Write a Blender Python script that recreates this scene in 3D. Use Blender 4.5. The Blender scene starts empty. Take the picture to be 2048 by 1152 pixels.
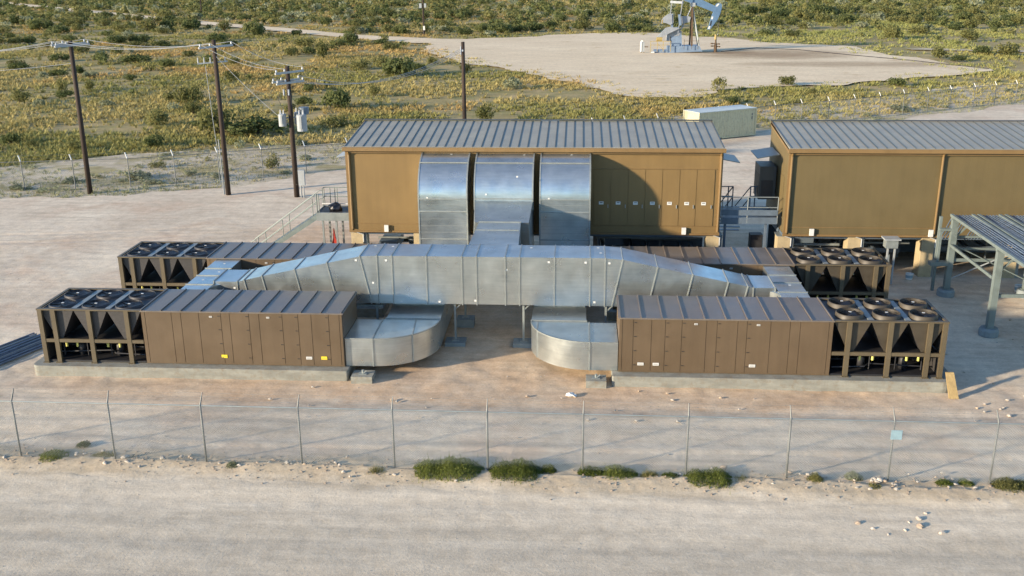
import bpy, bmesh, math, random
import numpy as np
from mathutils import Vector, Matrix
from mathutils.geometry import tessellate_polygon

# ------------------------------------------------------------------ camera, sky, sun, exposure
sc = bpy.context.scene
COL = sc.collection
PITCH, YAW, ROLL, FPX = 0.31606, 0.06801, -0.00816, 2006.157
CAMZ = 16.0
fw = Vector((-math.sin(YAW)*math.cos(PITCH), math.cos(YAW)*math.cos(PITCH), -math.sin(PITCH)))
rt = Vector((math.cos(YAW), math.sin(YAW), 0)); up = rt.cross(fw)
r2 = rt*math.cos(ROLL)+up*math.sin(ROLL); u2 = -rt*math.sin(ROLL)+up*math.cos(ROLL)
cam = bpy.data.objects.new('camera', bpy.data.cameras.new('camera')); COL.objects.link(cam)
cam.matrix_world = Matrix(((r2.x, u2.x, -fw.x, 0), (r2.y, u2.y, -fw.y, 0), (r2.z, u2.z, -fw.z, CAMZ), (0, 0, 0, 1)))
cam.data.sensor_width = 36; cam.data.lens = FPX/2048*36
cam.data.clip_start = 0.5; cam.data.clip_end = 6000
sc.camera = cam

SUN_EL, SUN_AZ = math.radians(12.5), math.radians(29)      # light travels towards +x and a little +y
w = bpy.data.worlds.new("World"); sc.world = w; w.use_nodes = True
nt = w.node_tree; bg = nt.nodes['Background']
sky = nt.nodes.new('ShaderNodeTexSky'); sky.sky_type = 'NISHITA'; sky.sun_disc = False
sky.sun_elevation = SUN_EL; sky.sun_rotation = math.atan2(-math.cos(SUN_AZ), -math.sin(SUN_AZ))
sky.air_density = 1.0; sky.dust_density = .25; sky.ozone_density = 3.2; sky.altitude = 900
tc = nt.nodes.new('ShaderNodeTexCoord'); nz = nt.nodes.new('ShaderNodeTexNoise'); nz.inputs['Scale'].default_value = 5.0
nz.inputs['Detail'].default_value = 6; cr = nt.nodes.new('ShaderNodeValToRGB')
cr.color_ramp.elements[0].position = .58; cr.color_ramp.elements[0].color = (0, 0, 0, 1)
cr.color_ramp.elements[1].position = .72; cr.color_ramp.elements[1].color = (.45, .45, .45, 1)
mx = nt.nodes.new('ShaderNodeMixRGB'); mx.inputs[2].default_value = (5.2, 5.0, 4.9, 1)
nt.links.new(tc.outputs['Generated'], nz.inputs['Vector']); nt.links.new(nz.outputs['Fac'], cr.inputs[0])
nt.links.new(cr.outputs[0], mx.inputs[0]); nt.links.new(sky.outputs[0], mx.inputs[1]); nt.links.new(mx.outputs[0], bg.inputs[0])
bg.inputs[1].default_value = 0.13
sd = bpy.data.lights.new('sun', 'SUN'); sd.energy = 3.9; sd.angle = math.radians(2.2); sd.color = (1.0, .83, .62)
sun = bpy.data.objects.new('sun', sd); COL.objects.link(sun)
sun.rotation_euler = Vector((math.cos(SUN_AZ)*math.cos(SUN_EL), math.sin(SUN_AZ)*math.cos(SUN_EL), -math.sin(SUN_EL))).to_track_quat('-Z', 'Y').to_euler()
sun.location = (-40, 0, 40)
sc.view_settings.view_transform = 'Standard'; sc.view_settings.look = 'None'; sc.view_settings.gamma = 1
sc.view_settings.exposure = 1.38

# ------------------------------------------------------------------ helpers
rnd = random.Random(7)
ORG = {}
def tag(o, label=None, cat=None, group=None, kind=None):
    if label: o['label'] = label
    if cat: o['category'] = cat
    if group: o['group'] = group
    if kind: o['kind'] = kind
    return o
def thing(name, label, cat, loc=(0, 0, 0), group=None):
    o = bpy.data.objects.new(name, None); COL.objects.link(o); o.location = loc; o.empty_display_size = .3
    ORG[o.name] = Vector(loc); return tag(o, label, cat, group)
class MB:
    def __init__(s): s.v = []; s.f = []; s.m = []
    def add(s, vs, fs, mi=0):
        n = len(s.v); s.v += [tuple(p) for p in vs]; s.f += [tuple(i+n for i in f) for f in fs]; s.m += [mi]*len(fs); return s
    def box(s, x0, x1, y0, y1, z0, z1, mi=0):
        return s.add([(x0, y0, z0), (x1, y0, z0), (x1, y1, z0), (x0, y1, z0), (x0, y0, z1), (x1, y0, z1), (x1, y1, z1), (x0, y1, z1)],
                     [(0, 3, 2, 1), (4, 5, 6, 7), (0, 1, 5, 4), (1, 2, 6, 5), (2, 3, 7, 6), (3, 0, 4, 7)], mi)
    def hexa(s, a, b, mi=0):      # two quads (lists of 4 points), joined
        return s.add(list(a)+list(b), [(0, 3, 2, 1), (4, 5, 6, 7), (0, 1, 5, 4), (1, 2, 6, 5), (2, 3, 7, 6), (3, 0, 4, 7)], mi)
    def prism(s, prof, axis, a, b, mi=0):   # prof: 2-D polygon; axis 'x': prof=(y,z); 'y': (x,z); 'z': (x,y)
        def P(p, t): return {'x': (t, p[0], p[1]), 'y': (p[0], t, p[1]), 'z': (p[0], p[1], t)}[axis]
        n = len(prof)
        return s.add([P(p, a) for p in prof]+[P(p, b) for p in prof],
                     [tuple(range(n)), tuple(range(2*n-1, n-1, -1))]+[(i, (i+1) % n, n+(i+1) % n, n+i) for i in range(n)], mi)
    def beam(s, p, q, w, h=None, mi=0, upv=(0, 0, 1)):
        h = h or w; p = Vector(p); q = Vector(q); d = (q-p).normalized(); u = Vector(upv)
        if abs(d.dot(u)) > .98: u = Vector((0, 1, 0))
        a = d.cross(u).normalized()*w/2; b = a.cross(d).normalized()*h/2
        return s.hexa([p-a-b, p+a-b, p+a+b, p-a+b], [q-a-b, q+a-b, q+a+b, q-a+b], mi)
    def tube(s, pts, r, n=8, mi=0, cap=True):
        pts = [Vector(p) for p in pts]; m = len(pts); rr = r if isinstance(r, (list, tuple)) else [r]*m
        base = []; pa = None
        for i, p in enumerate(pts):
            d = (pts[min(i+1, m-1)]-pts[max(i-1, 0)]).normalized()
            if pa is None: pa = d.cross(Vector((0, 0, 1)) if abs(d.z) < .9 else Vector((1, 0, 0))).normalized()
            pa = (pa-d*pa.dot(d)).normalized(); b = d.cross(pa)
            base += [p+(pa*math.cos(2*math.pi*k/n)+b*math.sin(2*math.pi*k/n))*rr[i] for k in range(n)]
        fs = [(i*n+k, i*n+(k+1) % n, (i+1)*n+(k+1) % n, (i+1)*n+k) for i in range(m-1) for k in range(n)]
        if cap: fs += [tuple(range(n))[::-1], tuple(range((m-1)*n, m*n))]
        return s.add(base, fs, mi)
    def lathe(s, c, prof, n=24, mi=0):
        vs = []; m = len(prof)
        for k in range(n):
            a = 2*math.pi*k/n; vs += [(c[0]+r*math.cos(a), c[1]+r*math.sin(a), c[2]+z) for r, z in prof]
        return s.add(vs, [(k*m+i, ((k+1) % n)*m+i, ((k+1) % n)*m+i+1, k*m+i+1) for k in range(n) for i in range(m-1)], mi)
    def build(s, name, mats, parent=None, smooth=False, recalc=True, label=None):
        me = bpy.data.meshes.new(name)
        if parent is not None: org = ORG.get(parent.name, Vector((0, 0, 0)))
        else:
            a = np.array(s.v); org = Vector(((a[:, 0].min()+a[:, 0].max())/2, (a[:, 1].min()+a[:, 1].max())/2, a[:, 2].min()))
        me.from_pydata([(p[0]-org[0], p[1]-org[1], p[2]-org[2]) for p in s.v], [], s.f)
        mats = mats if isinstance(mats, (list, tuple)) else [mats]
        for mt in mats: me.materials.append(mt)
        if len(mats) > 1: me.polygons.foreach_set('material_index', s.m)
        if recalc:
            bm = bmesh.new(); bm.from_mesh(me); bmesh.ops.recalc_face_normals(bm, faces=bm.faces); bm.to_mesh(me); bm.free()
        if smooth: me.polygons.foreach_set('use_smooth', [True]*len(me.polygons))
        me.update()
        o = bpy.data.objects.new(name, me); COL.objects.link(o)
        if parent is not None: o.parent = parent; ORG[o.name] = org
        else: o.location = org
        if label: o['label'] = label
        return o
def bulk(name, V, F, mats, col=None, mi=None):     # numpy arrays; F all tris or quads
    me = bpy.data.meshes.new(name); k = F.shape[1]
    me.vertices.add(len(V)); me.vertices.foreach_set('co', V.astype(np.float32).ravel())
    me.loops.add(F.size); me.loops.foreach_set('vertex_index', F.astype(np.int32).ravel())
    me.polygons.add(len(F)); me.polygons.foreach_set('loop_start', np.arange(len(F), dtype=np.int32)*k)
    me.polygons.foreach_set('loop_total', np.full(len(F), k, dtype=np.int32))
    for m_ in (mats if isinstance(mats, list) else [mats]): me.materials.append(m_)
    if mi is not None: me.polygons.foreach_set('material_index', mi.astype(np.int32))
    if col is not None:
        a = me.color_attributes.new('Col', 'FLOAT_COLOR', 'POINT'); c = np.ones((len(V), 4), np.float32); c[:, :3] = col; a.data.foreach_set('color', c.ravel())
    me.update(calc_edges=True); me.validate()
    return me
def link(name, me, loc=(0, 0, 0)):
    o = bpy.data.objects.new(name, me); o.location = loc; COL.objects.link(o); return o
def copy_tree(o, parent=None):
    c = o.copy(); COL.objects.link(c); c.parent = parent
    for ch in list(o.children): copy_tree(ch, c)
    return c
# value noise (numpy)
_rs = np.random.RandomState(5); _T = _rs.rand(256, 256)
def vnoise(x, y):
    xi = np.floor(x).astype(int); yi = np.floor(y).astype(int); fx = x-xi; fy = y-yi
    fx = fx*fx*(3-2*fx); fy = fy*fy*(3-2*fy)
    g = lambda a, b: _T[a % 256, b % 256]
    return (g(xi, yi)*(1-fx)+g(xi+1, yi)*fx)*(1-fy)+(g(xi, yi+1)*(1-fx)+g(xi+1, yi+1)*fx)*fy-.5
def fbm(x, y, o=4):
    x = np.asarray(x, float); y = np.asarray(y, float); s = 0; a = 1
    for k in range(o): s = s+a*vnoise(x*2**k+17*k, y*2**k+31*k); a *= .5
    return s
def inpoly(px, py, poly):
    px = np.asarray(px); c = np.zeros(px.shape, bool); n = len(poly)
    for i in range(n):
        x0, y0 = poly[i]; x1, y1 = poly[(i+1) % n]
        if y0 == y1: continue
        t = ((y0 > py) != (y1 > py)) & (px < (x1-x0)*(py-y0)/(y1-y0)+x0); c ^= t
    return c

# ------------------------------------------------------------------ materials
def newmat(name):
    m = bpy.data.materials.new(name); m.use_nodes = True; n = m.node_tree; return m, n, n.nodes['Principled BSDF']
def node(n, t, **kw):
    x = n.nodes.new(t)
    for k, v in kw.items():
        if k in x.inputs: x.inputs[k].default_value = v
        else: setattr(x, k, v)
    return x
def posn(n, scale=(1, 1, 1)):
    g = n.nodes.new('ShaderNodeNewGeometry'); mp = n.nodes.new('ShaderNodeMapping'); mp.inputs['Scale'].default_value = scale
    n.links.new(g.outputs['Position'], mp.inputs[0]); return mp.outputs[0]
def noise(n, vec, scale, detail=5, rough=.6):
    x = node(n, 'ShaderNodeTexNoise', Scale=scale, Detail=detail, Roughness=rough); n.links.new(vec, x.inputs['Vector']); return x.outputs['Fac']
def ramp(n, fac, stops):
    r = n.nodes.new('ShaderNodeValToRGB'); e = r.color_ramp.elements
    while len(e) < len(stops): e.new(.5)
    for q, (p, c) in zip(e, stops): q.position = p; q.color = (*c, 1) if len(c) == 3 else c
    n.links.new(fac, r.inputs[0]); return r.outputs[0]
def mixc(n, fac, a, b, mode='MIX'):
    x = n.nodes.new('ShaderNodeMixRGB'); x.blend_type = mode
    for i, q in ((0, fac), (1, a), (2, b)):
        if isinstance(q, (int, float)): x.inputs[i].default_value = q
        elif isinstance(q, tuple): x.inputs[i].default_value = (*q, 1)
        else: n.links.new(q, x.inputs[i])
    return x.outputs[0]
def math_(n, op, a, b=None, clamp=False):
    x = n.nodes.new('ShaderNodeMath'); x.operation = op; x.use_clamp = clamp
    for i, q in ((0, a), (1, b)):
        if q is None: continue
        if isinstance(q, (int, float)): x.inputs[i].default_value = q
        else: n.links.new(q, x.inputs[i])
    return x.outputs[0]
def bump(n, b, h, strength, dist):
    x = node(n, 'ShaderNodeBump', Strength=strength, Distance=dist); n.links.new(h, x.inputs['Height'])
    n.links.new(x.outputs[0], b.inputs['Normal']); return x
def paint(name, c, rough=.5, var=.18, scale=1.5, metal=0, bumps=.0, bscale=20, stretch=(1, 1, 1), spec=.5, dirt=None):
    m, n, b = newmat(name); v = posn(n, stretch); f = noise(n, v, scale)
    lo = tuple(x*(1-var) for x in c); hi = tuple(min(1, x*(1+var)) for x in c)
    col = ramp(n, f, [(.3, lo), (.7, hi)])
    col = mixc(n, 1.0, col, ramp(n, noise(n, posn(n, (3.5, 3.5, .18)), 1.0, 5, .65), [(.3, (.93,)*3), (.7, (1.05,)*3)]), 'MULTIPLY')
    if dirt:
        f2 = noise(n, posn(n), scale*2.7, 6, .7); col = mixc(n, ramp(n, f2, [(.5, (0, 0, 0)), (.75, (1, 1, 1))]), col, dirt)
    n.links.new(col, b.inputs['Base Color']); b.inputs['Metallic'].default_value = metal
    rg = math_(n, 'MULTIPLY_ADD', f, .3); n.nodes[-1].inputs[2].default_value = rough-.15; n.links.new(rg, b.inputs['Roughness'])
    b.inputs['Specular IOR Level'].default_value = spec
    if bumps: bump(n, b, noise(n, v, bscale, 4), bumps, .02)
    return m
BROWN = paint('brown_unit_paint', (.108, .074, .041), .5, .10, .8, bumps=.08, bscale=6)
BROWNV = paint('brown_coil_casing', (.054, .043, .027), .55, .2, 2)
BROWN2 = paint('brown_frame_paint', (.098, .077, .044), .5, .10, .8)
BROWNROOF = paint('brown_roof_paint', (.14, .115, .09), .38, .18, 1.1, bumps=.12, bscale=2.5, spec=.7)
TAN = paint('tan_wall_paint', (.185, .117, .040), .6, .07, .7, bumps=.25, bscale=25)
TAN2 = paint('olive_tan_wall_paint', (.122, .090, .036), .6, .07, .7, bumps=.25, bscale=25)
TRIM = paint('tan_trim_paint', (.195, .122, .048), .45, .08, 1.0)
ROOFM = paint('grey_seamed_roof', (.27, .26, .21), .55, .14, .8, spec=.5)
SEAM = paint('roof_seam_metal', (.10, .10, .085), .45, .1, 2)
ACM = paint('dark_grey_casing', (.045, .05, .05), .5, .1, 3)
CREAM = paint('cream_pier_paint', (.40, .32, .185), .6, .1, 2, dirt=(.3, .24, .15))
STEEL = paint('galvanised_steel', (.23, .255, .245), .5, .12, 3, metal=.25)
RACKM = paint('shade_darkened_steel', (.17, .205, .19), .55, .15, 3, metal=.2)  # rack's shade put into a darker steel colour; stair rails share it
POSTM = paint('weathered_fence_steel', (.17, .175, .165), .6, .15, 3, metal=.2)
STEELD = paint('blue_grey_steel', (.10, .13, .16), .5, .15, 3)
DARK = paint('black_metal', (.018, .018, .020), .55, .2, 5)
COIL = paint('dark_coil_fins', (.045, .042, .040), .5, .3, 9, stretch=(1, 1, 6))
BLACK = paint('black_plastic', (.012, .012, .014), .35, .1, 5)
CONC = paint('weathered_concrete', (.23, .23, .195), .85, .22, 1.6, bumps=.3, bscale=14, stretch=(1, 1, 3), dirt=(.19, .15, .10))
CONCB = paint('blue_grey_footing', (.20, .23, .23), .85, .15, 3)
WHITE = paint('white_label', (.62, .62, .58), .5, .05, 5)
YELLOW = paint('yellow_label', (.80, .62, .02), .5, .05, 5)
INK = paint('label_print', (.12, .12, .12), .6, .05, 5)
WOODP = paint('creosoted_pole_wood', (.034, .021, .013), .85, .35, 2.5, stretch=(4, 4, .4), bumps=.4, bscale=9)
BOARD = paint('tan_board_wood', (.34, .24, .10), .7, .2, 4, stretch=(3, 3, 1))
GREYP = paint('pale_grey_enamel', (.30, .32, .32), .45, .08, 3)
CONT = paint('cream_container_paint', (.52, .48, .30), .55, .08, 1.5, dirt=(.33, .30, .21))
CONTR = paint('pale_container_roof', (.50, .52, .47), .5, .08, 1.5)
PJG = paint('pumpjack_pale_grey', (.24, .26, .28), .6, .12, 1.2)
PJH = paint('pumpjack_beam_blue', (.085, .155, .25), .5, .12, 1.2)
PJB = paint('pumpjack_blue', (.16, .22, .30), .5, .12, 1.2)
PJY = paint('yellow_guard_paint', (.34, .25, .08), .55, .15, 2)
RUST = paint('rusty_brown_steel', (.10, .06, .03), .8, .3, 3)
RED = paint('red_enamel', (.36, .03, .015), .5, .2, 4)
WIRE = paint('aluminium_wire', (.42, .43, .42), .4, .05, 3, metal=.3)
PORC = paint('grey_porcelain', (.38, .40, .42), .25, .05, 3)
LIME = paint('yellow_valve_tag', (.62, .58, .16), .5, .05, 3)
PIPEB = paint('blue_grey_pipe', (.10, .135, .18), .4, .3, 3)
SIGNB = paint('pale_blue_sign_face', (.22, .32, .36), .4, .12, 9)

def galv():
    m, n, b = newmat('galvanised_duct_sheet'); v = posn(n)
    f = noise(n, v, 1.3, 4); s = noise(n, posn(n, (1, 1, 14)), .9, 4)
    col = ramp(n, math_(n, 'ADD', math_(n, 'MULTIPLY', f, .6), math_(n, 'MULTIPLY', s, .4)), [(.35, (.44, .48, .47)), (.65, (.60, .63, .61))])
    n.links.new(col, b.inputs['Base Color']); b.inputs['Metallic'].default_value = .88
    r = ramp(n, noise(n, v, 1.2, 2, .5), [(.3, (.26,)*3), (.7, (.38,)*3)]); n.links.new(r, b.inputs['Roughness'])
    bump(n, b, noise(n, v, 1.0, 2.0, .45), .30, .06)
    return m
GALV = galv()
FLANGE = paint('duct_flange_steel', (.30, .32, .30), .5, .1, 3, metal=.5)

def soil(name, stops, patch=None, patchstops=(.5, .62), stretch=(1, 1, 1), fine=(.85, 1.15), bstr=.5, bdist=.05, pebbles=.5, extra=None):
    m, n, b = newmat(name)
    big = noise(n, posn(n, stretch), .16, 6, .62)
    col = ramp(n, big, stops)
    if patch:
        pf = noise(n, posn(n), .22, 5, .65); col = mixc(n, ramp(n, pf, [(patchstops[0], (0, 0, 0)), (patchstops[1], (1, 1, 1))]), col, patch)
    if extra: col = extra(n, col)
    # longer scuffs and tyre streaks, then fine grit
    st = noise(n, posn(n, (.12, 1.4, 1)), 1.2, 5, .65); col = mixc(n, 1.0, col, ramp(n, st, [(.32, (.84, .84, .84)), (.68, (1.10, 1.10, 1.10))]), 'MULTIPLY')
    mid = noise(n, posn(n), 1.7, 6, .7); col = mixc(n, 1.0, col, ramp(n, mid, [(.3, (.84, .83, .82)), (.7, (1.12, 1.12, 1.12))]), 'MULTIPLY')
    fn = noise(n, posn(n), 11, 5, .75); col = mixc(n, 1.0, col, ramp(n, fn, [(.28, (fine[0],)*3), (.72, (fine[1],)*3)]), 'MULTIPLY')
    n.links.new(col, b.inputs['Base Color']); b.inputs['Roughness'].default_value = .95; b.inputs['Specular IOR Level'].default_value = .15
    h = math_(n, 'ADD', math_(n, 'MULTIPLY', mid, 1.0), math_(n, 'MULTIPLY', fn, pebbles))
    h = math_(n, 'ADD', h, math_(n, 'MULTIPLY', st, .5))
    bump(n, b, h, bstr, bdist)
    return m
def orange_zone(n, col):
    # reddish disturbed dirt around the pads: between fence line and the far units
    g = n.nodes.new('ShaderNodeNewGeometry'); s = n.nodes.new('ShaderNodeSeparateXYZ'); n.links.new(g.outputs['Position'], s.inputs[0])
    nzv = noise(n, posn(n), .35, 5, .65)
    def band(lo, hi, soft):
        y = math_(n, 'ADD', s.outputs['Y'], math_(n, 'MULTIPLY', math_(n, 'SUBTRACT', nzv, .5), 5.0))
        a = math_(n, 'DIVIDE', math_(n, 'SUBTRACT', y, lo), soft, True); c = math_(n, 'DIVIDE', math_(n, 'SUBTRACT', hi, y), soft, True)
        return math_(n, 'MULTIPLY', a, c, True)
    f = math_(n, 'MULTIPLY', band(33.7, 62, 1.4), ramp(n, noise(n, posn(n), .5, 5, .7), [(.3, (.35,)*3), (.62, (1, 1, 1))]))
    xr = math_(n, 'DIVIDE', math_(n, 'SUBTRACT', 19.0, math_(n, 'ABSOLUTE', math_(n, 'ADD', s.outputs['X'], 3.0))), 6.0, True)
    f = math_(n, 'MULTIPLY', f, xr)
    return mixc(n, math_(n, 'MULTIPLY', f, .85), col, (.53, .37, .23))
def near_zones(n, col):
    col = orange_zone(n, col)
    g = n.nodes.new('ShaderNodeNewGeometry'); s = n.nodes.new('ShaderNodeSeparateXYZ'); n.links.new(g.outputs['Position'], s.inputs[0])
    a = noise(n, posn(n, (.5, 1, 1)), .55, 7, .7); e = math_(n, 'MULTIPLY', math_(n, 'SUBTRACT', a, .5), 3.2)
    y = math_(n, 'ADD', math_(n, 'ADD', s.outputs['Y'], math_(n, 'MULTIPLY', s.outputs['X'], .018)), e)
    def below(v, soft): return math_(n, 'DIVIDE', math_(n, 'SUBTRACT', v, y), soft, True)
    col = mixc(n, math_(n, 'MULTIPLY', below(30.2, .7), .8), col, (0.539, 0.431, 0.282))
    col = mixc(n, below(28.7, .8), col, (0.669, 0.567, 0.415))
    col = mixc(n, math_(n, 'MULTIPLY', below(26.6, 1.2), .75), col, (0.496, 0.426, 0.317))
    spk = ramp(n, noise(n, posn(n), 7, 3, .8), [(.60, (0, 0, 0)), (.70, (1, 1, 1))])
    col = mixc(n, math_(n, 'MULTIPLY', spk, .35), col, (0.777, 0.682, 0.514))
    return col
YARD = soil('pale_caliche_dirt', [(.3, (0.514, 0.420, 0.305)), (.5, (0.636, 0.531, 0.392)), (.7, (0.709, 0.608, 0.452))], (0.575, 0.443, 0.314), (.5, .66), extra=near_zones, bstr=.42, bdist=.035, fine=(.86, 1.13), pebbles=.8)
ROAD = YARD; BERM = YARD
def oil_zone(n, col):
    g = n.nodes.new('ShaderNodeNewGeometry'); s = n.nodes.new('ShaderNodeSeparateXYZ'); n.links.new(g.outputs['Position'], s.inputs[0])
    nzv = math_(n, 'MULTIPLY', math_(n, 'SUBTRACT', noise(n, posn(n), .12, 6, .65), .5), 1.6)
    for cx, cy, rx, ry, k in ((34, 183, 15, 11, .75), (26, 186, 7, 3, .9), (42, 165, 20, 5, .55)):
        a = math_(n, 'DIVIDE', math_(n, 'SUBTRACT', s.outputs['X'], cx), rx); b_ = math_(n, 'DIVIDE', math_(n, 'SUBTRACT', s.outputs['Y'], cy), ry)
        d = math_(n, 'ADD', math_(n, 'ADD', math_(n, 'MULTIPLY', a, a), math_(n, 'MULTIPLY', b_, b_)), nzv)
        col = mixc(n, math_(n, 'MULTIPLY', math_(n, 'SUBTRACT', 1.1, d, True), k), col, (.27, .18, .095))
    return col
WELL = soil('tan_caliche', [(.3, (0.647, 0.511, 0.330)), (.5, (0.712, 0.571, 0.377)), (.7, (0.766, 0.626, 0.419))], (0.539, 0.391, 0.223), (.58, .75), stretch=(.3, .5, 1), bstr=.3, extra=oil_zone)
VERGE = soil('grey_sandy_soil', [(.3, (0.389, 0.320, 0.214)), (.5, (0.507, 0.431, 0.308)), (.7, (0.615, 0.526, 0.385))], (0.346, 0.291, 0.146), (.5, .62), bstr=.4)
DESERT = soil('dry_grassland_soil', [(.3, (.25, .205, .085)), (.48, (.34, .27, .12)), (.7, (.45, .34, .175))], (.25, .225, .085), (.48, .62), bstr=.5, bdist=.1)
def stone(name, c):
    return paint(name, c, .9, .18, 6, bumps=.5, bscale=9)
STONES = [stone('pale_limestone', (.47, .41, .33)), stone('tan_limestone', (.40, .31, .22)), stone('grey_limestone', (.36, .33, .28))]
def leafmat(name, a, bcol, sc_=3.0, tr=.45):
    m, n, b = newmat(name)
    f = noise(n, posn(n), sc_, 3, .6); oi = n.nodes.new('ShaderNodeObjectInfo')
    f2 = math_(n, 'ADD', math_(n, 'MULTIPLY', f, .65), math_(n, 'MULTIPLY', oi.outputs['Random'], .35))
    col = ramp(n, f2, [(.3, a), (.7, bcol)]); n.links.new(col, b.inputs['Base Color']); b.inputs['Roughness'].default_value = .75
    b.inputs['Specular IOR Level'].default_value = .2
    t = n.nodes.new('ShaderNodeBsdfTranslucent'); n.links.new(col, t.inputs[0]); ms = n.nodes.new('ShaderNodeMixShader'); ms.inputs[0].default_value = tr
    n.links.new(b.outputs[0], ms.inputs[1]); n.links.new(t.outputs[0], ms.inputs[2]); n.links.new(ms.outputs[0], n.nodes['Material Output'].inputs[0])
    return m
LF_OLIVE = leafmat('olive_leaves', (.115, .120, .038), (.215, .205, .072))
LF_DARK = leafmat('dark_green_leaves', (.082, .102, .034), (.16, .175, .060))
LF_SAGE = leafmat('grey_green_leaves', (.19, .21, .12), (.32, .33, .20))
LF_YEL = leafmat('yellow_green_leaves', (.20, .19, .065), (.32, .29, .12))
LF_WEED = leafmat('bright_weed_blades', (.11, .135, .026), (.21, .235, .055))
STEM = paint('grey_brown_twigs', (.10, .075, .05), .9, .2, 6)
def colmat(name):
    m, n, b = newmat(name); a = n.nodes.new('ShaderNodeVertexColor'); a.layer_name = 'Col'
    n.links.new(a.outputs[0], b.inputs['Base Color']); b.inputs['Roughness'].default_value = .85; b.inputs['Specular IOR Level'].default_value = .15
    t = n.nodes.new('ShaderNodeBsdfTranslucent'); n.links.new(a.outputs[0], t.inputs[0]); ms = n.nodes.new('ShaderNodeMixShader'); ms.inputs[0].default_value = .25
    n.links.new(b.outputs[0], ms.inputs[1]); n.links.new(t.outputs[0], ms.inputs[2]); n.links.new(ms.outputs[0], n.nodes['Material Output'].inputs[0])
    return m
GRASS = colmat('dry_grass_blades')

# ------------------------------------------------------------------ ground
P_WELL = [(-32.8, 217), (-29, 192), (-19.6, 170.4), (-7.2, 148.9), (1.4, 135.4), (8.1, 126.1), (14.4, 125.2), (17.4, 132.2), (26.3, 135.4), (36.2, 139.3), (48, 145.3), (61, 155), (57.8, 164.2), (56.6, 172.5), (51, 198.8), (38.6, 207.7), (29.6, 221.5), (14.8, 237.6), (2.2, 236.6), (-17.4, 223.5)]
ROADL = [(-20, 214), (-31.8, 215), (-52.5, 231), (-75.7, 255), (-105, 283), (-136.6, 317), (-225, 411), (-300, 490)]
P_YARD = [(-120, 12), (120, 12), (150, 60), (120, 140), (92, 138), (70, 130.5), (50.9, 119.6), (39.9, 111.5), (27.1, 102.7), (18, 98.9), (5, 92), (-8, 86), (-18.9, 79.2), (-26.1, 72.6), (-35.6, 69.6), (-41.3, 67.8), (-80, 66), (-120, 62)]
P_VERGE = [(-120, 30), (150, 30), (180, 195), (120, 172), (90, 158), (60, 142), (40, 128), (20.8, 115), (0, 104), (-21.4, 91), (-33.7, 89.5), (-38.5, 87), (-48.4, 80), (-80, 74), (-120, 70)]
def jitter(poly, amp, step, freq=.25, seed=0):
    out = []
    n = len(poly)
    for i in range(n):
        a = np.array(poly[i], float); b = np.array(poly[(i+1) % n], float); L = np.hypot(*(b-a)); k = max(1, int(L/step))
        nr = np.array([b[1]-a[1], a[0]-b[0]])/max(L, 1e-6)
        for j in range(k):
            p = a+(b-a)*j/k; f = float(fbm(p[0]*freq+seed, p[1]*freq, 5)); f2 = float(fbm(p[0]*2.1+seed, p[1]*2.1, 3))
            out.append(tuple(p+nr*(f*amp+f2*.4)))
    return out
def sheet(name, poly, z, mat, label=None):
    tri = tessellate_polygon([[Vector((x, y, 0)) for x, y in poly]])
    me = bpy.data.meshes.new(name); me.from_pydata([(x, y, z) for x, y in poly], [], [tuple(t) for t in tri]); me.materials.append(mat)
    bm = bmesh.new(); bm.from_mesh(me); bmesh.ops.recalc_face_normals(bm, faces=bm.faces)
    for f in bm.faces:
        if f.normal.z < 0: f.normal_flip()
    bm.to_mesh(me); bm.free()
    return tag(link(name, me), kind='structure')
def grid(x0, x1, y0, y1, dx, dy, zf):
    xs = np.arange(x0, x1+dx*.5, dx); ys = np.arange(y0, y1+dy*.5, dy); X, Y = np.meshgrid(xs, ys); Z = zf(X, Y)
    V = np.stack([X, Y, Z], -1).reshape(-1, 3); nx = len(xs); ny = len(ys)
    i = (np.arange(ny-1)[:, None]*nx+np.arange(nx-1)[None]).ravel(); F = np.stack([i, i+1, i+1+nx, i+nx], -1)
    return V, F
# whole desert floor, to the horizon
V, F = grid(-2600, 2600, -600, 4600, 40, 40, lambda X, Y: X*0-.22)
tag(link('desert_ground', bulk('desert_ground', V, F, DESERT)), kind='structure')
def dz(X, Y): return -.10+.05*fbm(X*.3, Y*.3, 4)
JV = jitter(P_VERGE, 3.0, 1.2, .12, 3); JY = jitter(P_YARD, 2.6, 1.0, .2, 9); JW = jitter(P_WELL, 3.0, 1.2, .15, 21)
sheet('sandy_verge', JV, -.09, VERGE)
sheet('well_pad', JW, -.05, WELL)
rl = []; rr_ = []
for i, p in enumerate(ROADL):
    a = Vector(ROADL[max(i-1, 0)]); b = Vector(ROADL[min(i+1, len(ROADL)-1)]); d = (b-a).normalized(); nrm = Vector((-d.y, d.x)); wd = 3.6 if i > 1 else 6
    rl.append(tuple(Vector(p)+nrm*wd)); rr_.append(tuple(Vector(p)-nrm*wd))
JR = jitter(rl+rr_[::-1], .8, 2.5, .2, 5)
sheet('dirt_road', JR, -.04, WELL)
JR2 = jitter([(60, 195), (90, 186), (130, 172), (130, 169), (90, 182), (60, 191)], .8, 3, .2, 8)
sheet('dirt_track', JR2, -.035, VERGE)
sheet('yard_ground', JY, -.06, YARD)
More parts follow.
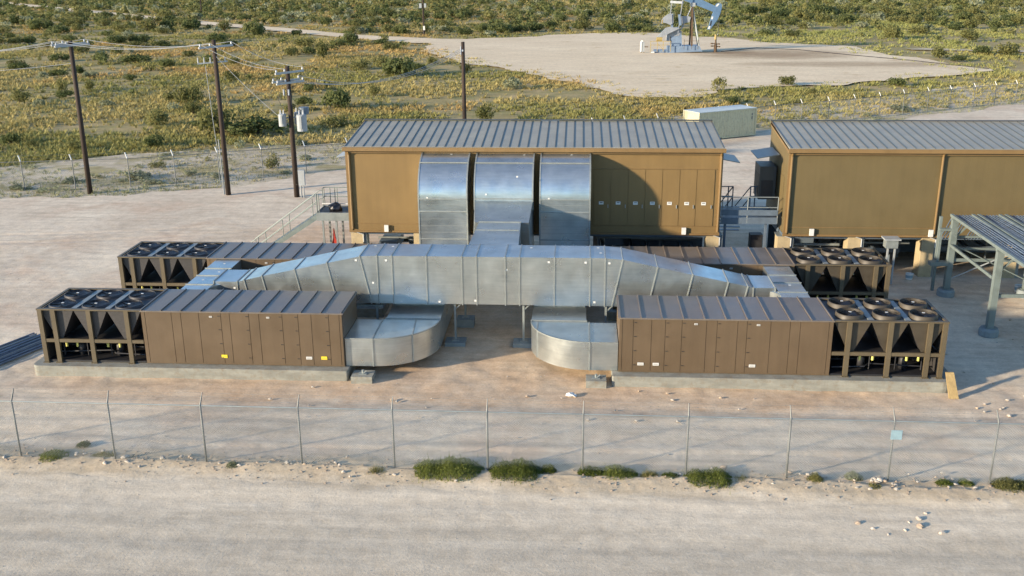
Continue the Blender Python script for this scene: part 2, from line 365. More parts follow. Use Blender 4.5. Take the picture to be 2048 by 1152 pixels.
# near yard relief: gentle bumps, wheel ruts parallel to the fence
def relief(X, Y):
    z = .018*fbm(X*.8, Y*.8, 4)+.010*fbm(X*3.3, Y*3.3, 3)
    for yc, wd, dp in ((30.9, .25, .03), (33.0, .22, .02), (31.7, .3, .018), (34.6, .3, .015)):
        yy = Y-(yc+.25*np.sin(X*.11+yc)); tread = 1+.5*np.sign(np.sin(X*2*math.pi/.28))*(yc < 31.5)
        z = z-dp*np.exp(-(yy/wd)**2)*tread+dp*.6*np.exp(-((np.abs(yy)-wd*1.9)/(wd*.7))**2)
    for cx, cy, rr in ((-40, 110, 52), (-40, 110, 53.9), (30, 95, 47), (30, 95, 48.8)):
        q = (np.hypot(X-cx, Y-cy)-rr)/.24; z = z+(-.026*np.exp(-q**2)+.014*np.exp(-((np.abs(q)-1.9)/.7)**2))*(Y > 30.5)
    m = np.clip((Y-35.2)/1.2, 0, 1)*np.clip((39.6-Y)/1.5, 0, 1)                      # dug dirt in front of the pads
    z = z+m*.05*fbm(X*1.3+4, Y*1.3, 5)
    d = np.minimum.reduce([X+48, 48-X, Y-14, 64-Y]); return z*np.clip(d/4, 0, 1)-.03
V, F = grid(-48, 48, 29.0, 64, .16, .14, relief)
tag(link('yard_dirt', bulk('yard_dirt', V, F, YARD)), kind='structure')
# long low berm of rubble under the fence, then the gravel road in front of it
def bermz(X, Y):
    c = 29.25-.018*X+.25*fbm(X*.25, X*0, 3); d = np.abs(Y-c)/(.85+.35*fbm(X*.4, X*0+3, 3))
    return np.where(Y > c, -.045, -.004)+.085*np.exp(-d**2.2)*(1+.35*fbm(X*1.6, Y*1.6, 4))+.022*fbm(X*5, Y*5, 3)*np.exp(-d**2)
V, F = grid(-50, 50, 27.3, 31.1, .10, .08, bermz)
tag(link('berm_ground', bulk('berm_ground', V, F, BERM)), kind='structure')
def roadz(X, Y):
    e = np.clip((28.45-Y-.018*X+.7*fbm(X*.5, Y*.5, 4))/.5, 0, 1)
    z = .012*fbm(X*.5, Y*1.2, 4)+.010*fbm(X*4, Y*4, 3)+.012
    for yc in (27.2, 25.1, 23.2): z = z-.012*np.exp(-((Y-yc-.2*np.sin(X*.07))/.35)**2)
    return z*e-.012*(1-e)
V, F = grid(-70, 70, 8, 29.2, .2, .12, roadz)
tag(link('gravel_road', bulk('gravel_road', V, F, ROAD)), kind='structure')

# ------------------------------------------------------------------ packaged rooftop style units on pads
LC, LT, UD, UH = 8.2, 12.5, 2.7, 2.29
SEAMS = [0, .014, .066, .152, .217, .295, .41, .46, .556, .60, .71, .80, .847, .98, 1]
DOORS = {2: 1, 4: 1, 5: 1, 7: 1, 9: 1}     # panels that open and carry a row of handles
def make_unit(s, label):
    t = thing('rooftop_air_unit', label, 'air unit', (0, 0, 0), 'brown packaged air units on the concrete pads')
    X = lambda a: s*a
    def bx(m, a, b, *r): return m.box(min(X(a), X(b)), max(X(a), X(b)), *r)
    bx(MB(), 0, LC, .03, UD-.03, 0, UH-.06).build('cabinet', BROWN, t)
    for i in range(len(SEAMS)-1):
        a, b = SEAMS[i]*LC+.010, SEAMS[i+1]*LC-.010
        if b-a < .02: continue
        nm = 'door' if i in DOORS else 'side_panel'
        p = bx(MB(), a, b, .008, .029, .06, UH-.07).build(nm, BROWN, t)
        if nm == 'door':
            for z in (.30, .90, 1.50, 2.08):
                h = MB(); bx(h, a+.02, a+.12, -.012, .006, z, z+.022); h.build('handle', DARK, p)
    # back face panels (same pitch, seen from the side)
    for i in range(1, len(SEAMS)-2, 2):
        bx(MB(), SEAMS[i]*LC+.01, SEAMS[i+2]*LC-.01, UD-.029, UD-.008, .06, UH-.07).build('rear_panel', BROWN, t)
    r = bx(MB(), -.05, LC+.02, -.05, UD+.05, UH-.055, UH)
    for k in range(11):
        a = .02+k*(LC-.06)/10; bx(r, a-.018, a+.018, -.045, UD+.045, UH+.001, UH+.045)
    r.build('roof', BROWNROOF, t)
    for a, z, mt, wd, ht in LABELS[s]:
        c = LC*a; l = bx(MB(), c-wd/2, c+wd/2, -.012, .0065, z, z+ht).build('warning_label', mt, t)
        q = MB()
        for j in range(2): bx(q, c-wd*.4, c+wd*.4, -.016, -.0125, z+ht*(.25+.3*j), z+ht*(.25+.3*j)+.012)
        q.build('label_print', INK, l)
    # condenser section
    bx(MB(), LC+.03, LT-.02, .05, UD-.05, 0, .07).build('added_dark_floor', DARK, t)  # added solid black sheet, hides the lit pad under the compressors
    bx(MB(), LC+.03, LT-.1, .15, UD-.15, .90, .94).build('added_shade_shelf', DARK, t)  # added plate below the coils, blocks light into the compressor bay
    bx(MB(), LC+.05, LT-.1, 1.95, 1.99, .071, .89).build('added_dark_screen', COIL, t)  # added sheet across the bay so it reads dark, not see-through
    posts = [LC+.13*(LT-LC)+.05, LC+.50*(LT-LC)+.03, LC+.85*(LT-LC), LT-.09]
    for a in posts:
        for y0, y1 in ((-.02, .10), (UD-.10, UD+.02)):
            bx(MB(), a-.09, a+.09, y0, y1, 0.0, UH-.05).build('frame_post', BROWN2, t)
            bx(MB(), a-.13, a+.13, y0-.06, y1+.02, -.03, .001).build('post_foot', BROWN2, t)
    for y0, y1 in ((-.005, .085), (UD-.085, UD+.005)):
        bx(MB(), LC+.02, LT+.01, y0, y1, .86, 1.0).build('mid_rail', BROWN2, t)
        bx(MB(), LC+.02, LT+.02, y0-.03, y1+.03, UH-.048, UH+.01).build('top_rail', BROWN2, t)
    bx(MB(), LT-.1, LT+.02, .12, UD-.12, UH-.048, UH+.008).build('top_rail', BROWN2, t)
    bx(MB(), LT-.08, LT, .12, UD-.12, .86, 1.0).build('mid_rail', BROWN2, t)
    bx(MB(), LC+.03, LT-.1, .09, UD-.09, UH-.10, UH-.055).build('fan_deck', DARK, t)
    mod = (LT-LC-.1)/3
    for k in range(3):
        a = LC+.05+mod*k; c = a+mod/2
        # V shaped coil pair: brown end plates, dark fin faces
        m = MB(); wt, wb = mod*.49, mod*.07
        m.prism([(X(c-wt), UH-.105), (X(c+wt), UH-.105), (X(c+wb), 1.02), (X(c-wb), 1.02)], 'y', .16, UD-.16)
        co = m.build('coil', COIL, t)
        for y0, y1 in ((.125, .158), (UD-.158, UD-.125)):
            MB().prism([(X(c-wt), UH-.105), (X(c+wt), UH-.105), (X(c+wb+.02), 1.0), (X(c-wb-.02), 1.0)], 'y', y0, y1).build('end_plate', BROWNV if s > 0 else COIL, co)
        if k < 2: bx(MB(), a+mod-.11, a+mod+.11, .1, UD-.1, UH-.054, UH-.02).build('deck_strip', STEEL, t)
        for fy in (.70, 2.0):
            cx = X(c)
            hr = .18 if s > 0 else .085
            f = MB().lathe((cx, fy, UH-.05), [(.56, 0), (.53, hr-.02), (.51, hr), (.495, hr-.02), (.505, 0)], 28)
            fo = f.build('fan', BROWNV if s > 0 else DARK, t, smooth=True); zg = UH+hr-.06
            MB().lathe((cx, fy, UH-.052), [(.001, .02), (.503, .02), (.503, .0), (.001, .0)], 24).build('fan_well', BLACK, fo)
            b = MB()
            for q in range(4):
                an = q*math.pi/2+.4*k+fy; ca, sa = math.cos(an), math.sin(an)
                def R_(u_, v_, z_): return (cx+u_*ca-v_*sa, fy+u_*sa+v_*ca, UH-.035+z_*(1 if s > 0 else .5))
                b.add([R_(.08, -.06, .02), R_(.48, -.14, .0), R_(.46, .13, .09), R_(.08, .07, .07)], [(0, 1, 2, 3)])
            b.build('fan_blades', BLACK, fo)
            g = MB()
            for rr in (.15, .25, .35, .45): g.tube([(cx+rr*math.cos(q*math.pi/10), fy+rr*math.sin(q*math.pi/10), zg) for q in range(21)], .0025, 4, cap=False)
            for q in range(6): g.beam((cx+.5*math.cos(q*math.pi/6), fy+.5*math.sin(q*math.pi/6), zg), (cx-.5*math.cos(q*math.pi/6), fy-.5*math.sin(q*math.pi/6), zg), .005)
            g.build('fan_guard', BLACK, fo, recalc=False)
            MB().box(cx-.05, cx+.05, fy-.035, fy+.035, zg+.005, zg+.015).build('hub_label', WHITE, fo)
    for k in range(5):
        a = LC+.55+k*.82; yy = .75 if k % 2 else 1.6
        MB().tube([(X(a), yy, .08), (X(a), yy, .5), (X(a), yy, .62)], [.17, .17, .09], 12).build('compressor', DARK, t, smooth=True)
    for k, (a, y) in enumerate(((1.2, .35), (1.7, .35), (3.0, .35), (3.45, .35))):
        MB().tube([(X(LC+a), y, .55), (X(LC+a), y, .72)], .05, 8).build('valve', LIME, t)
    bx(MB(), LT-.16, LT-.12, .13, UD-.13, .071, .86).build('added_shadow_screen', COIL, t)  # both end sheets added to stop light leaking through the unit's shadow
    bx(MB(), LT-.16, LT-.12, .13, UD-.13, 1.0, UH-.11).build('added_shadow_screen', COIL, t)
    p = MB()
    for k in range(4):
        y = .3+.55*k; z = .25+.11*(k % 3)
        p.tube([(X(LC+.15), y, z), (X(LC+1.4), y, z+.05), (X(LC+1.6), y+.2, z+.1), (X(LC+3.9), y+.2, z)], .03, 6)
        p.tube([(X(LC+.6+k), .4, .15), (X(LC+.6+k), .4, .8), (X(LC+.8+k), 1.2, .84)], .025, 6)
    p.build('refrigerant_pipes', DARK, t)
    for k, (a, y) in enumerate(((1.35, 1.9), (2.75, 1.9))):
        bx(MB(), LC+a, LC+a+.42, y, y+.25, .35, .75).build('control_box', GREYP, t)
        bx(MB(), LC+a-.02, LC+a+.38, y+.2, y+.45, 1.05, 1.38).build('control_box', GREYP, t)
    bx(MB(), LT+.012, LT+.05, .25, 1.0, .75, 1.75).build('disconnect_box', DARK, t)
    return t
LABELS = {1: [(.36, 2.03, WHITE, .13, .06), (.652, 2.03, WHITE, .13, .06), (.105, .30, WHITE, .24, .11), (.178, .30, WHITE, .24, .11), (.635, .30, WHITE, .24, .11)],
          -1: [(.65, 2.03, WHITE, .12, .06), (.365, 2.03, WHITE, .12, .06), (.60, .30, YELLOW, .24, .13), (.175, .30, WHITE, .24, .11), (.10, .30, YELLOW, .24, .13)]}
XL, XR, YN, YF, PZ = -9.3, 1.68, 36.95, 44.45, .45
ul = make_unit(-1, 'brown air unit on the left front pad with two yellow labels on its doors')
ur = make_unit(1, 'brown air unit on the right front pad, fan section beside the leaning tan board')
ul2 = copy_tree(ul); ul2['label'] = 'brown air unit at back left, between its twin with yellow labels and the access stairs'
ur2 = copy_tree(ur); ur2['label'] = 'brown air unit at back right, below the gap between the two tan buildings'
ul.location = (XL, YN, PZ); ur.location = (XR, YN, PZ); ul2.location = (XL, YF, PZ); ur2.location = (XR, YF, PZ)

def pad(x0, x1, y0, y1, label, roundright=False):
    pts = []
    def arc(cx, cy, r, a0, a1, n=6):
        for k in range(n+1):
            a = math.radians(a0+(a1-a0)*k/n); pts.append((cx+r*math.cos(a), cy+r*math.sin(a)))
    r = .55 if roundright else .06; q = .06 if roundright else .3
    arc(x1-r, y0+r, r, -90, 0); arc(x1-r, y1-r, r, 0, 90); arc(x0+q, y1-q, q, 90, 180); arc(x0+q, y0+q, q, 180, 270)
    m = MB().prism(pts, 'z', -.3, PZ-.035)
    ins = [(x+(.03 if x < (x0+x1)/2 else -.03), y+(.03 if y < (y0+y1)/2 else -.03)) for x, y in pts]
    n = len(pts); m.add([(x, y, PZ-.035) for x, y in pts]+[(x, y, PZ-.001-.03) for x, y in ins], [(i, (i+1) % n, n+(i+1) % n, n+i) for i in range(n)]+[tuple(range(n, 2*n))])
    tag(m.build('concrete_pad', CONC), label, 'concrete pad', 'long concrete pads under the air units')
pad(XL-12.9, XL+.18, YN-.38, YN+3.0, 'long concrete pad carrying the air unit with yellow labels')
pad(XR-.25, XR+13.0, YN-.38, YN+3.0, 'long concrete pad with a rounded end beside the leaning tan board', True)
pad(XL-12.9, XL+.18, YF-.3, YF+3.0, 'concrete pad under the back left air unit')
pad(XR-.25, XR+12.9, YF-.3, YF+3.0, 'concrete pad under the back right air unit', True)
for k, x in enumerate([-20.3, -18.2, 8.3, 10.9, 12.4]):
    pass

# ------------------------------------------------------------------ ducts
FD = .035
def section_duct(name, label, secs, cat='duct', group=None, flanges=None, mat=None, loc=None):
    """secs: list of 4-point sections (front-bottom, back-bottom, back-top, front-top) in world space"""
    c = sum((Vector(p) for p in secs[0]), Vector())/4
    t = thing(name, label, cat, loc or (c.x, c.y, 0), group)
    m = MB(); n = len(secs)
    for s_ in secs: m.v += [tuple(p) for p in s_]
    for i in range(n-1):
        for k in range(4): m.f.append((i*4+k, i*4+(k+1) % 4, (i+1)*4+(k+1) % 4, (i+1)*4+k)); m.m.append(0)
    m.f += [(0, 1, 2, 3), (n*4-4, n*4-3, n*4-2, n*4-1)]; m.m += [0, 0]
    m.build('duct_shell', GALV, t)
    for i in (flanges if flanges is not None else range(n)): flange(secs[i], t, secs[max(i-1, 0)], secs[min(i+1, n-1)])
    return t
def flange(sec, t, a=None, b=None, wd=.045, out=FD):
    S = [Vector(p) for p in sec]; c = sum(S, Vector())/4
    nrm = (S[1]-S[0]).cross(S[2]-S[0]).normalized()*wd/2
    O = []
    for p in S:
        d = p-c; e1 = (S[1]-S[0]).normalized(); e2 = (S[3]-S[0]).normalized()
        O.append(p+e1*(out if d.dot(e1) > 0 else -out)+e2*(out if d.dot(e2) > 0 else -out))
    I = [p+(c-p).normalized()*.02 for p in S]
    m = MB(); vs = [o-nrm for o in O]+[o+nrm for o in O]+[i_-nrm for i_ in I]+[i_+nrm for i_ in I]
    fs = []
    for k in range(4):
        j = (k+1) % 4; fs += [(k, j, 4+j, 4+k), (k, j, 8+j, 8+k), (4+k, 4+j, 12+j, 12+k)]
    m.add(vs, fs); return m.build('flange', FLANGE, t, recalc=False)
def sec(x, y0, y1, z0, z1, lean=0):       # section across x; top shifted by -lean
    return [(x, y0, z0), (x, y1, z0), (x-lean, y1, z1), (x-lean, y0, z1)]
def stickers(t, pts, ax):
    for (a, b, c) in pts:
        m = MB()
        if ax == 'y': m.box(a-.045, a+.045, b-.008, b-.001, c-.04, c+.04)
        else: m.box(a-.05, a+.05, b-.03, b+.03, c+.001, c+.008)
        m.build('sticker', WHITE, t)
YF0, YB0, ZT, ZB = 40.6, 42.5, 4.06, 1.93
L_top = [(-15.81, 2.78), (-14.76, 2.78), (-14.45, 2.86), (-13.64, 3.06), (-12.17, 3.38), (-10.73, 3.70), (-9.28, 4.02)]
secs = []
for x, z in L_top:
    u = (x+15.81)/(15.81-9.28); zb = 1.62+(ZB-1.62)*max(0, (u-.16)/.84)
    lean = .0 if x < -14.6 else .20*(z-zb)
    dy = .12*(1-u)
    secs.append([(x+lean, YF0+dy, zb), (x+lean, YB0-dy*.3, zb), (x, YB0-dy*.3, z), (x, YF0+dy, z)])
for x in (-8.54, -7.90, -6.42, -4.90, -4.28, -3.05, -2.44, -.96, .55, 1.18):
    secs.append([(x-.0, YF0, ZB), (x, YB0, ZB), (x, YB0, ZT), (x, YF0, ZT)])
R_top = [(1.91, 4.0), (3.38, 3.68), (4.86, 3.36), (6.36, 3.04), (7.19, 2.86), (7.42, 2.80), (8.33, 2.80)]
for x, z in R_top:
    u = (8.33-x)/(8.33-1.91); zb = 1.62+(ZB-1.62)*max(0, (u-.16)/.84)
    lean = .0 if x > 7.3 else -.20*(z-zb); dy = .12*(1-u)
    secs.append([(x+lean, YF0+dy, zb), (x+lean, YB0-dy*.3, zb), (x, YB0-dy*.3, z), (x, YF0+dy, z)])
trunk = section_duct('trunk_duct', 'wide galvanised trunk duct spanning between all four brown units with long sloping arms', secs, loc=(-3.6, 41.5, 0))
stickers(trunk, [(-9.45, YF0, 3.85), (-8.15, YF0, 3.86), (-8.75, YF0, 2.85), (-7.55, YF0, 2.02), (-5.9, YF0, 2.03), (-1.2, YF0, 3.86), (.35, YF0, 3.86), (1.35, YF0, 3.84), (-3.0, YF0, 3.5), (-4.35, YF0, 2.1), (.75, YF0, 2.1), (-14.9, YF0+.1, 2.5)], 'y')
stickers(trunk, [(-8.9, 42.2, ZT), (-8.1, 42.1, ZT), (.9, 42.2, ZT), (1.0, 41.4, ZT), (-2.0, 42.1, ZT)], 'z')
# crossovers at both ends, joining a front unit with the one behind it
def crossover(xa, xb, flip, label):
    ys = [39.66, 40.6, 41.9, 43.0, 44.44]; S = []
    for y in ys: S.append([(xa, y, 1.55), (xb, y, 1.55), (xb, y, 2.66), (xa, y, 2.66)])
    t = section_duct('crossover_duct', label, S, group='crossover ducts at the ends of the trunk', flanges=[1, 2, 3])
    m = MB(); x = xb if not flip else xa; d = 1 if not flip else -1   # curved throat towards the trunk
    pts = [(x, 40.15)]+[(x+d*.45*(1-math.cos(a)), 40.15+.58*math.sin(a)) for a in (math.radians(q) for q in (15, 35, 55, 75, 90))]+[(x, 40.75)]
    m.prism(pts, 'z', 1.64, 2.64); m.build('throat', GALV, t)
    return t
cl = crossover(-17.0, -15.83, False, 'galvanised crossover duct at the left end of the trunk, joining the left units')
cr_ = crossover(8.45, 9.62, True, 'galvanised crossover duct at the right end of the trunk, joining the right units')
stickers(cl, [(-16.4, 43.8, 2.66), (-16.2, 42.5, 2.66), (-16.5, 41.3, 2.66)], 'z'); stickers(cr_, [(9.1, 41.6, 2.66)], 'z')
# curved wall ducts
YW = 51.5; RAD = 2.05; ZTW = 6.50
def wall_duct(x0, x1, label, mid=False):
    t = thing('wall_duct', label, 'duct', ((x0+x1)/2, YW-1, 0), 'curved galvanised ducts leaving the building wall')
    cy, cz = YW, ZTW-RAD
    out = [(YW-.01, ZTW)]+[(cy-RAD*math.sin(a), cz+RAD*math.cos(a)) for a in (math.radians(q*90/14) for q in range(1, 15))]
    inner = []
    if mid:
        out += [(YW-RAD, 4.68)] if False else []
        out += [(46.45, 4.04-.0), (46.45, 2.0)]
        inner = [(YW-.25, 2.0), (YW-.25, 4.3), (YW-.01, 4.3)]
    else:
        out += [(YW-RAD, 3.85), (YW-RAD, 2.4), (YW-RAD, .55)]
        inner = [(YW-.6, .55), (YW-.6, 4.3), (YW-.01, 4.6)]
    prof = out+inner; n = len(prof)
    m = MB(); m.add([(x0, p[0], p[1]) for p in prof]+[(x1, p[0], p[1]) for p in prof], [(i, (i+1) % n, n+(i+1) % n, n+i) for i in range(n-1)])
    ob = m.build('duct_shell', GALV, t, smooth=False, recalc=False)
    for i, pl in enumerate(ob.data.polygons): pl.use_smooth = i < 14
    for xx, nm in ((x0, 'side_sheet'), (x1, 'side_sheet')):
        tri = tessellate_polygon([[Vector((p[0], p[1], 0)) for p in prof]])
        s_ = MB(); s_.add([(xx, p[0], p[1]) for p in prof], [tuple(q) for q in tri]); s_.build(nm, GALV, t, recalc=False)
        # raised standing edge along the outer curve
        e = MB(); d = .02
        for i in range(len(out)-1):
            e.beam((xx, out[i][0], out[i][1]), (xx, out[i+1][0], out[i+1][1]), .05, .07, upv=(1, 0, 0))
        e.build('edge_angle', FLANGE, t, recalc=False)
    def seam(y, z, ny, nz_):
        MB().beam((x0-.02, y+ny*.02, z+nz_*.02), (x1+.02, y+ny*.02, z+nz_*.02), .05, .05).build('flange', FLANGE, t)
    a = math.radians(33); seam(cy-RAD*math.sin(a), cz+RAD*math.cos(a), -math.sin(a), math.cos(a))
    seam(YW-RAD, 4.5, -1, 0) if not mid else seam(YW-RAD, 4.49, -1, 0)
    seam(YW-.08, ZTW, 0, 1)
    if not mid:
        seam(YW-RAD, 3.85, -1, 0); seam(YW-RAD, 2.4, -1, 0)
        for z in (4.2, 3.45, 3.1, 2.75, 2.0): MB().box(x0+.02, x1-.02, YW-RAD-.006, YW-RAD-.0005, z-.006, z+.006).build('crease', FLANGE, t)
    stickers(t, [(x0+.45, YW-RAD-.001, 4.55)], 'y')
    stickers(t, [((x0+x1)/2+.3, YW-.35, ZTW-.03)], 'z')
    return t
wall_duct(-8.10, -5.63, 'curved galvanised wall duct beside the bare left part of the wall')
md = None
wall_duct(-1.92, .60, 'curved galvanised wall duct beside the row of seven doors')
# middle one: curve, short drop, sloping face, then a lower branch on to the trunk
def mid_duct():
    x0, x1 = -5.24, -2.29; cy, cz = YW, ZTW-RAD
    t = thing('wall_duct', 'wider middle wall duct with a sloping blue-grey face branching onto the trunk', 'duct', (-3.8, 49, 0), 'curved galvanised ducts leaving the building wall')
    arc = [(cy-RAD*math.sin(a), cz+RAD*math.cos(a)) for a in (math.radians(q*90/14) for q in range(0, 15))]
    out = arc+[(YW-RAD, 3.95)]
    prof = out+[(YW-RAD, 1.2), (YW-.6, 1.2), (YW-.6, 4.4), (YW-.01, 4.6)]
    # front of the drop is open to the sloped transition
    n = len(prof); m = MB(); m.add([(x0, *p) for p in prof]+[(x1, *p) for p in prof], [(i, (i+1) % n, n+(i+1) % n, n+i) for i in range(n-1)])
    ob = m.build('duct_shell', GALV, t, recalc=False)
    for i, pl in enumerate(ob.data.polygons): pl.use_smooth = i < 14
    for xx in (x0, x1):
        tri = tessellate_polygon([[Vector((p[0], p[1], 0)) for p in prof]])
        MB().add([(xx, *p) for p in prof], [tuple(q) for q in tri]).build('side_sheet', GALV, t, recalc=False)
        e = MB()
        for i in range(len(out)-1): e.beam((xx, *out[i]), (xx, *out[i+1]), .05, .07, upv=(1, 0, 0))
        e.build('edge_angle', FLANGE, t, recalc=False)
    a = math.radians(33)
    for y, z in ((cy-RAD*math.sin(a)-.01, cz+RAD*math.cos(a)+.015), (YW-RAD-.015, 5.37-.85), (YW-.08, ZTW+.015), (YW-RAD-.015, 3.93)):
        pass
    MB().beam((x0, cy-RAD*math.sin(a)-.01, cz+RAD*math.cos(a)+.015), (x1, cy-RAD*math.sin(a)-.01, cz+RAD*math.cos(a)+.015), .05).build('flange', FLANGE, t)
    MB().beam((x0, YW-RAD-.015, 5.1), (x1, YW-RAD-.015, 5.1), .02).build('crease', FLANGE, t) if False else None
    MB().beam((x0, YW-RAD-.015, 4.52), (x1, YW-RAD-.015, 4.52), .05).build('flange', FLANGE, t)
    # sloped transition hood
    ys, zs, ye, ze = YW-RAD-.03, 4.40, 46.45, 4.05
    xa, xb = -4.72, -2.72
    m = MB(); m.hexa([(x0, ys, 2.0), (x1, ys, 2.0), (x1, ys, zs), (x0, ys, zs)], [(x0+.12, ye+.6, 2.0), (x1-.02, ye+.6, 2.0), (x1-.05, ye+.05, ze-.0), (x0+.3, ye+.05, ze)])
    m.build('hood', GALV, t)
    m = MB(); S = []
    m.hexa([(xa, ye+.03, 2.3), (xb, ye+.03, 2.3), (xb, ye+.03, ze+.02), (xa, ye+.03, ze+.02)], [(-4.80, 42.56, 2.3), (-2.60, 42.56, 2.3), (-2.60, 42.56, ZT-.01), (-4.80, 42.56, ZT-.01)])
    m.build('branch', GALV, t)
    MB().box(xa-.03, xb+.03, ye-.01, ye+.05, ze+.021, ze+.06).build('flange', FLANGE, t)
    MB().box(xa-.03, xb+.0, 45.0, 45.04, ZT+.002, ZT+.03).build('flange', FLANGE, t)
    stickers(t, [(x0+.6, YW-RAD-.003, 4.75), (x0+2.2, YW-RAD-.4, 5.75)], 'y'); stickers(t, [(x1-.5, YW-.4, ZTW-.03)], 'z')
mid_duct()
# low return ducts: out of the unit end, a round bend, back under the trunk to the wall ducts
def elbow(s, xu, label):
    # s=+1 : leaves towards +x (left unit) ; s=-1 : leaves towards -x
    t = thing('elbow_duct', label, 'duct', (xu+s*2, 38.5, 0), 'rounded elbow ducts in front of the trunk')
    z0, z1 = .43, 1.60; y0, y1 = 37.12, 39.42; R_ = y1-y0+.12; xc = xu+s*1.12; ex = xc+s*R_
    outer = [(xu, y0)]+[(xc+s*R_*math.sin(a), y1-R_*math.cos(a)+.12-.12+0) for a in (math.radians(q*90/16) for q in range(17))]
    outer = [(x, y if i == 0 else y1+.0-R_*math.cos(math.radians((i-1)*90/16))+.12) for i, (x, y) in enumerate(outer)]
    outer[0] = (xu, outer[1][1])
    inn = [(xc+s*.12, y1+.12), (xc+s*.04, y1+.02), (xc, y1), (xu, y1)]
    prof = outer+inn; n = len(prof)
    m = MB(); m.add([(x, y, z0) for x, y in prof]+[(x, y, z1) for x, y in prof], [(i, (i+1) % n, n+(i+1) % n, n+i) for i in range(n)])
    tri = tessellate_polygon([[Vector((x, y, 0)) for x, y in prof]])
    m.add([(x, y, z1) for x, y in prof], [tuple(q) for q in tri]); m.add([(x, y, z0) for x, y in prof], [tuple(q) for q in tri])
    ob = m.build('duct_shell', GALV, t, recalc=False)
    for i, pl in enumerate(ob.data.polygons):
        if 1 <= i <= 16: pl.use_smooth = True
    # seam straps: straight-to-bend, and two radial ones
    def strap(px, py, qx, qy):
        MB().beam((px, py, z1+.018), (qx, qy, z1+.018), .045, .045).build('flange', FLANGE, t)
        MB().beam((px, py, z0), (px, py, z1+.04), .05, .05).build('flange', FLANGE, t)
    strap(xc, outer[1][1]-.015, xc, y1)
    i = 7 if s > 0 else 11
    px, py = outer[1+i]; strap(px, py-.01, px-(px-xc)*.08 if s > 0 else px, y1)
    e = MB()
    for i in range(len(outer)-1): e.beam((outer[i][0], outer[i][1], z1+.01), (outer[i+1][0], outer[i+1][1], z1+.01), .05, .04)
    e.build('edge_angle', FLANGE, t, recalc=False)
    # straight run under the trunk, slightly rising
    xa, xb = sorted((xc+s*.12, ex)); yy = y1+.12
    m = MB(); m.hexa([(xa, yy, z0), (xb, yy, z0), (xb, yy, z1), (xa, yy, z1)], [(xa, yy+1.75, z0), (xb, yy+1.75, z0), (xb, yy+1.75, z1+.06), (xa, yy+1.75, z1+.06)])
    m.hexa([(xa, yy+1.75, z0), (xb, yy+1.75, z0), (xb, yy+1.75, z1+.06), (xa, yy+1.75, z1+.06)], [(xa, 49.4, z0), (xb, 49.4, z0), (xb, 49.4, z1+.1), (xa, 49.4, z1+.1)])
    m.build('return_run', GALV, t)
    MB().box(xa-.03, xb+.03, yy-.02, yy+.025, z1+.005, z1+.05).build('flange', FLANGE, t)
    MB().box(xa+.05, xb-.05, yy+1.70, yy+1.76, z1+.065, z1+.11).build('bright_flange', WHITE, t)
    return t
elbow(1, XL+.02, 'rounded galvanised elbow duct leaving the left front unit')
elbow(-1, XR-.03, 'rounded galvanised elbow duct leaving the right front unit')

# supports
def support(x, y, h, bw, bh, label, leg=2):
    t = thing('duct_support', label, 'duct support', (x, y, 0), 'concrete footed duct supports')
    MB().box(x-bw/2, x+bw/2, y-bw*.42, y+bw*.42, -.1, bh).build('concrete_block', CONCB if leg == 2 else CONC, t)
    if leg == 2:
        MB().box(x-.16, x+.16, y-.16, y+.16, bh+.001, bh+.04).build('base_plate', STEEL, t)
        MB().box(x-.045, x+.045, y-.045, y+.045, bh+.04, h).build('post', STEEL, t)
        MB().beam((x+.05, y, h-.3), (x+.32, y, h-.03), .05).build('brace', STEEL, t)
        MB().box(x-.5, x+.5, y-.04, y+.04, h-.02, h+.0).build('cross_arm', STEEL, t)
    else:
        MB().tube([(x, y, bh), (x, y, h)], .05, 8).build('post', STEEL, t)
        MB().box(x-.16, x+.16, y-.13, y+.13, bh+.001, bh+.025).build('base_plate', STEEL, t)
        MB().beam((x+.02, y-.05, bh+.03), (x+.16, y-.05, h), .035).build('brace', STEEL, t)
support(-8.52, 36.72, .43, .85, .27, 'pale concrete block with short leg under the left elbow duct', 1)
support(.80, 36.72, .43, .80, .27, 'pale concrete block with short leg under the right elbow duct', 1)
support(-5.28, 40.95, 1.92, .9, .14, 'steel duct leg on a square footing beside the left elbow')
support(-2.30, 40.95, 1.92, .9, .14, 'steel duct leg on a square footing beside the right elbow')
support(-5.1, 43.3, 1.92, .8, .35, 'shaded duct footing behind the trunk in the middle gap')
support(-8.7, 40.9, 1.92, .8, .14, 'steel duct leg in the dark gap left of the left elbow')
support(1.25, 40.9, 1.92, .8, .14, 'steel duct leg in the dark gap right of the right elbow')
for x0, x1, lb in ((-9.9, -8.4, 'steel angle bracket under the left end of the raised trunk'),):
    t = thing('hanger_frame', lb, 'bracket', (x0, 40.8, 0))
    MB().beam((x0, 40.8, 1.75), (x1, 40.8, 1.75), .07).build('angle', STEEL, t); MB().beam((x0, 40.8, 1.75), (x1, 40.8, 2.0), .05).build('brace', STEEL, t)
    MB().box(x0-.04, x0+.04, 40.76, 40.84, 0, 1.72).build('post', STEEL, t)

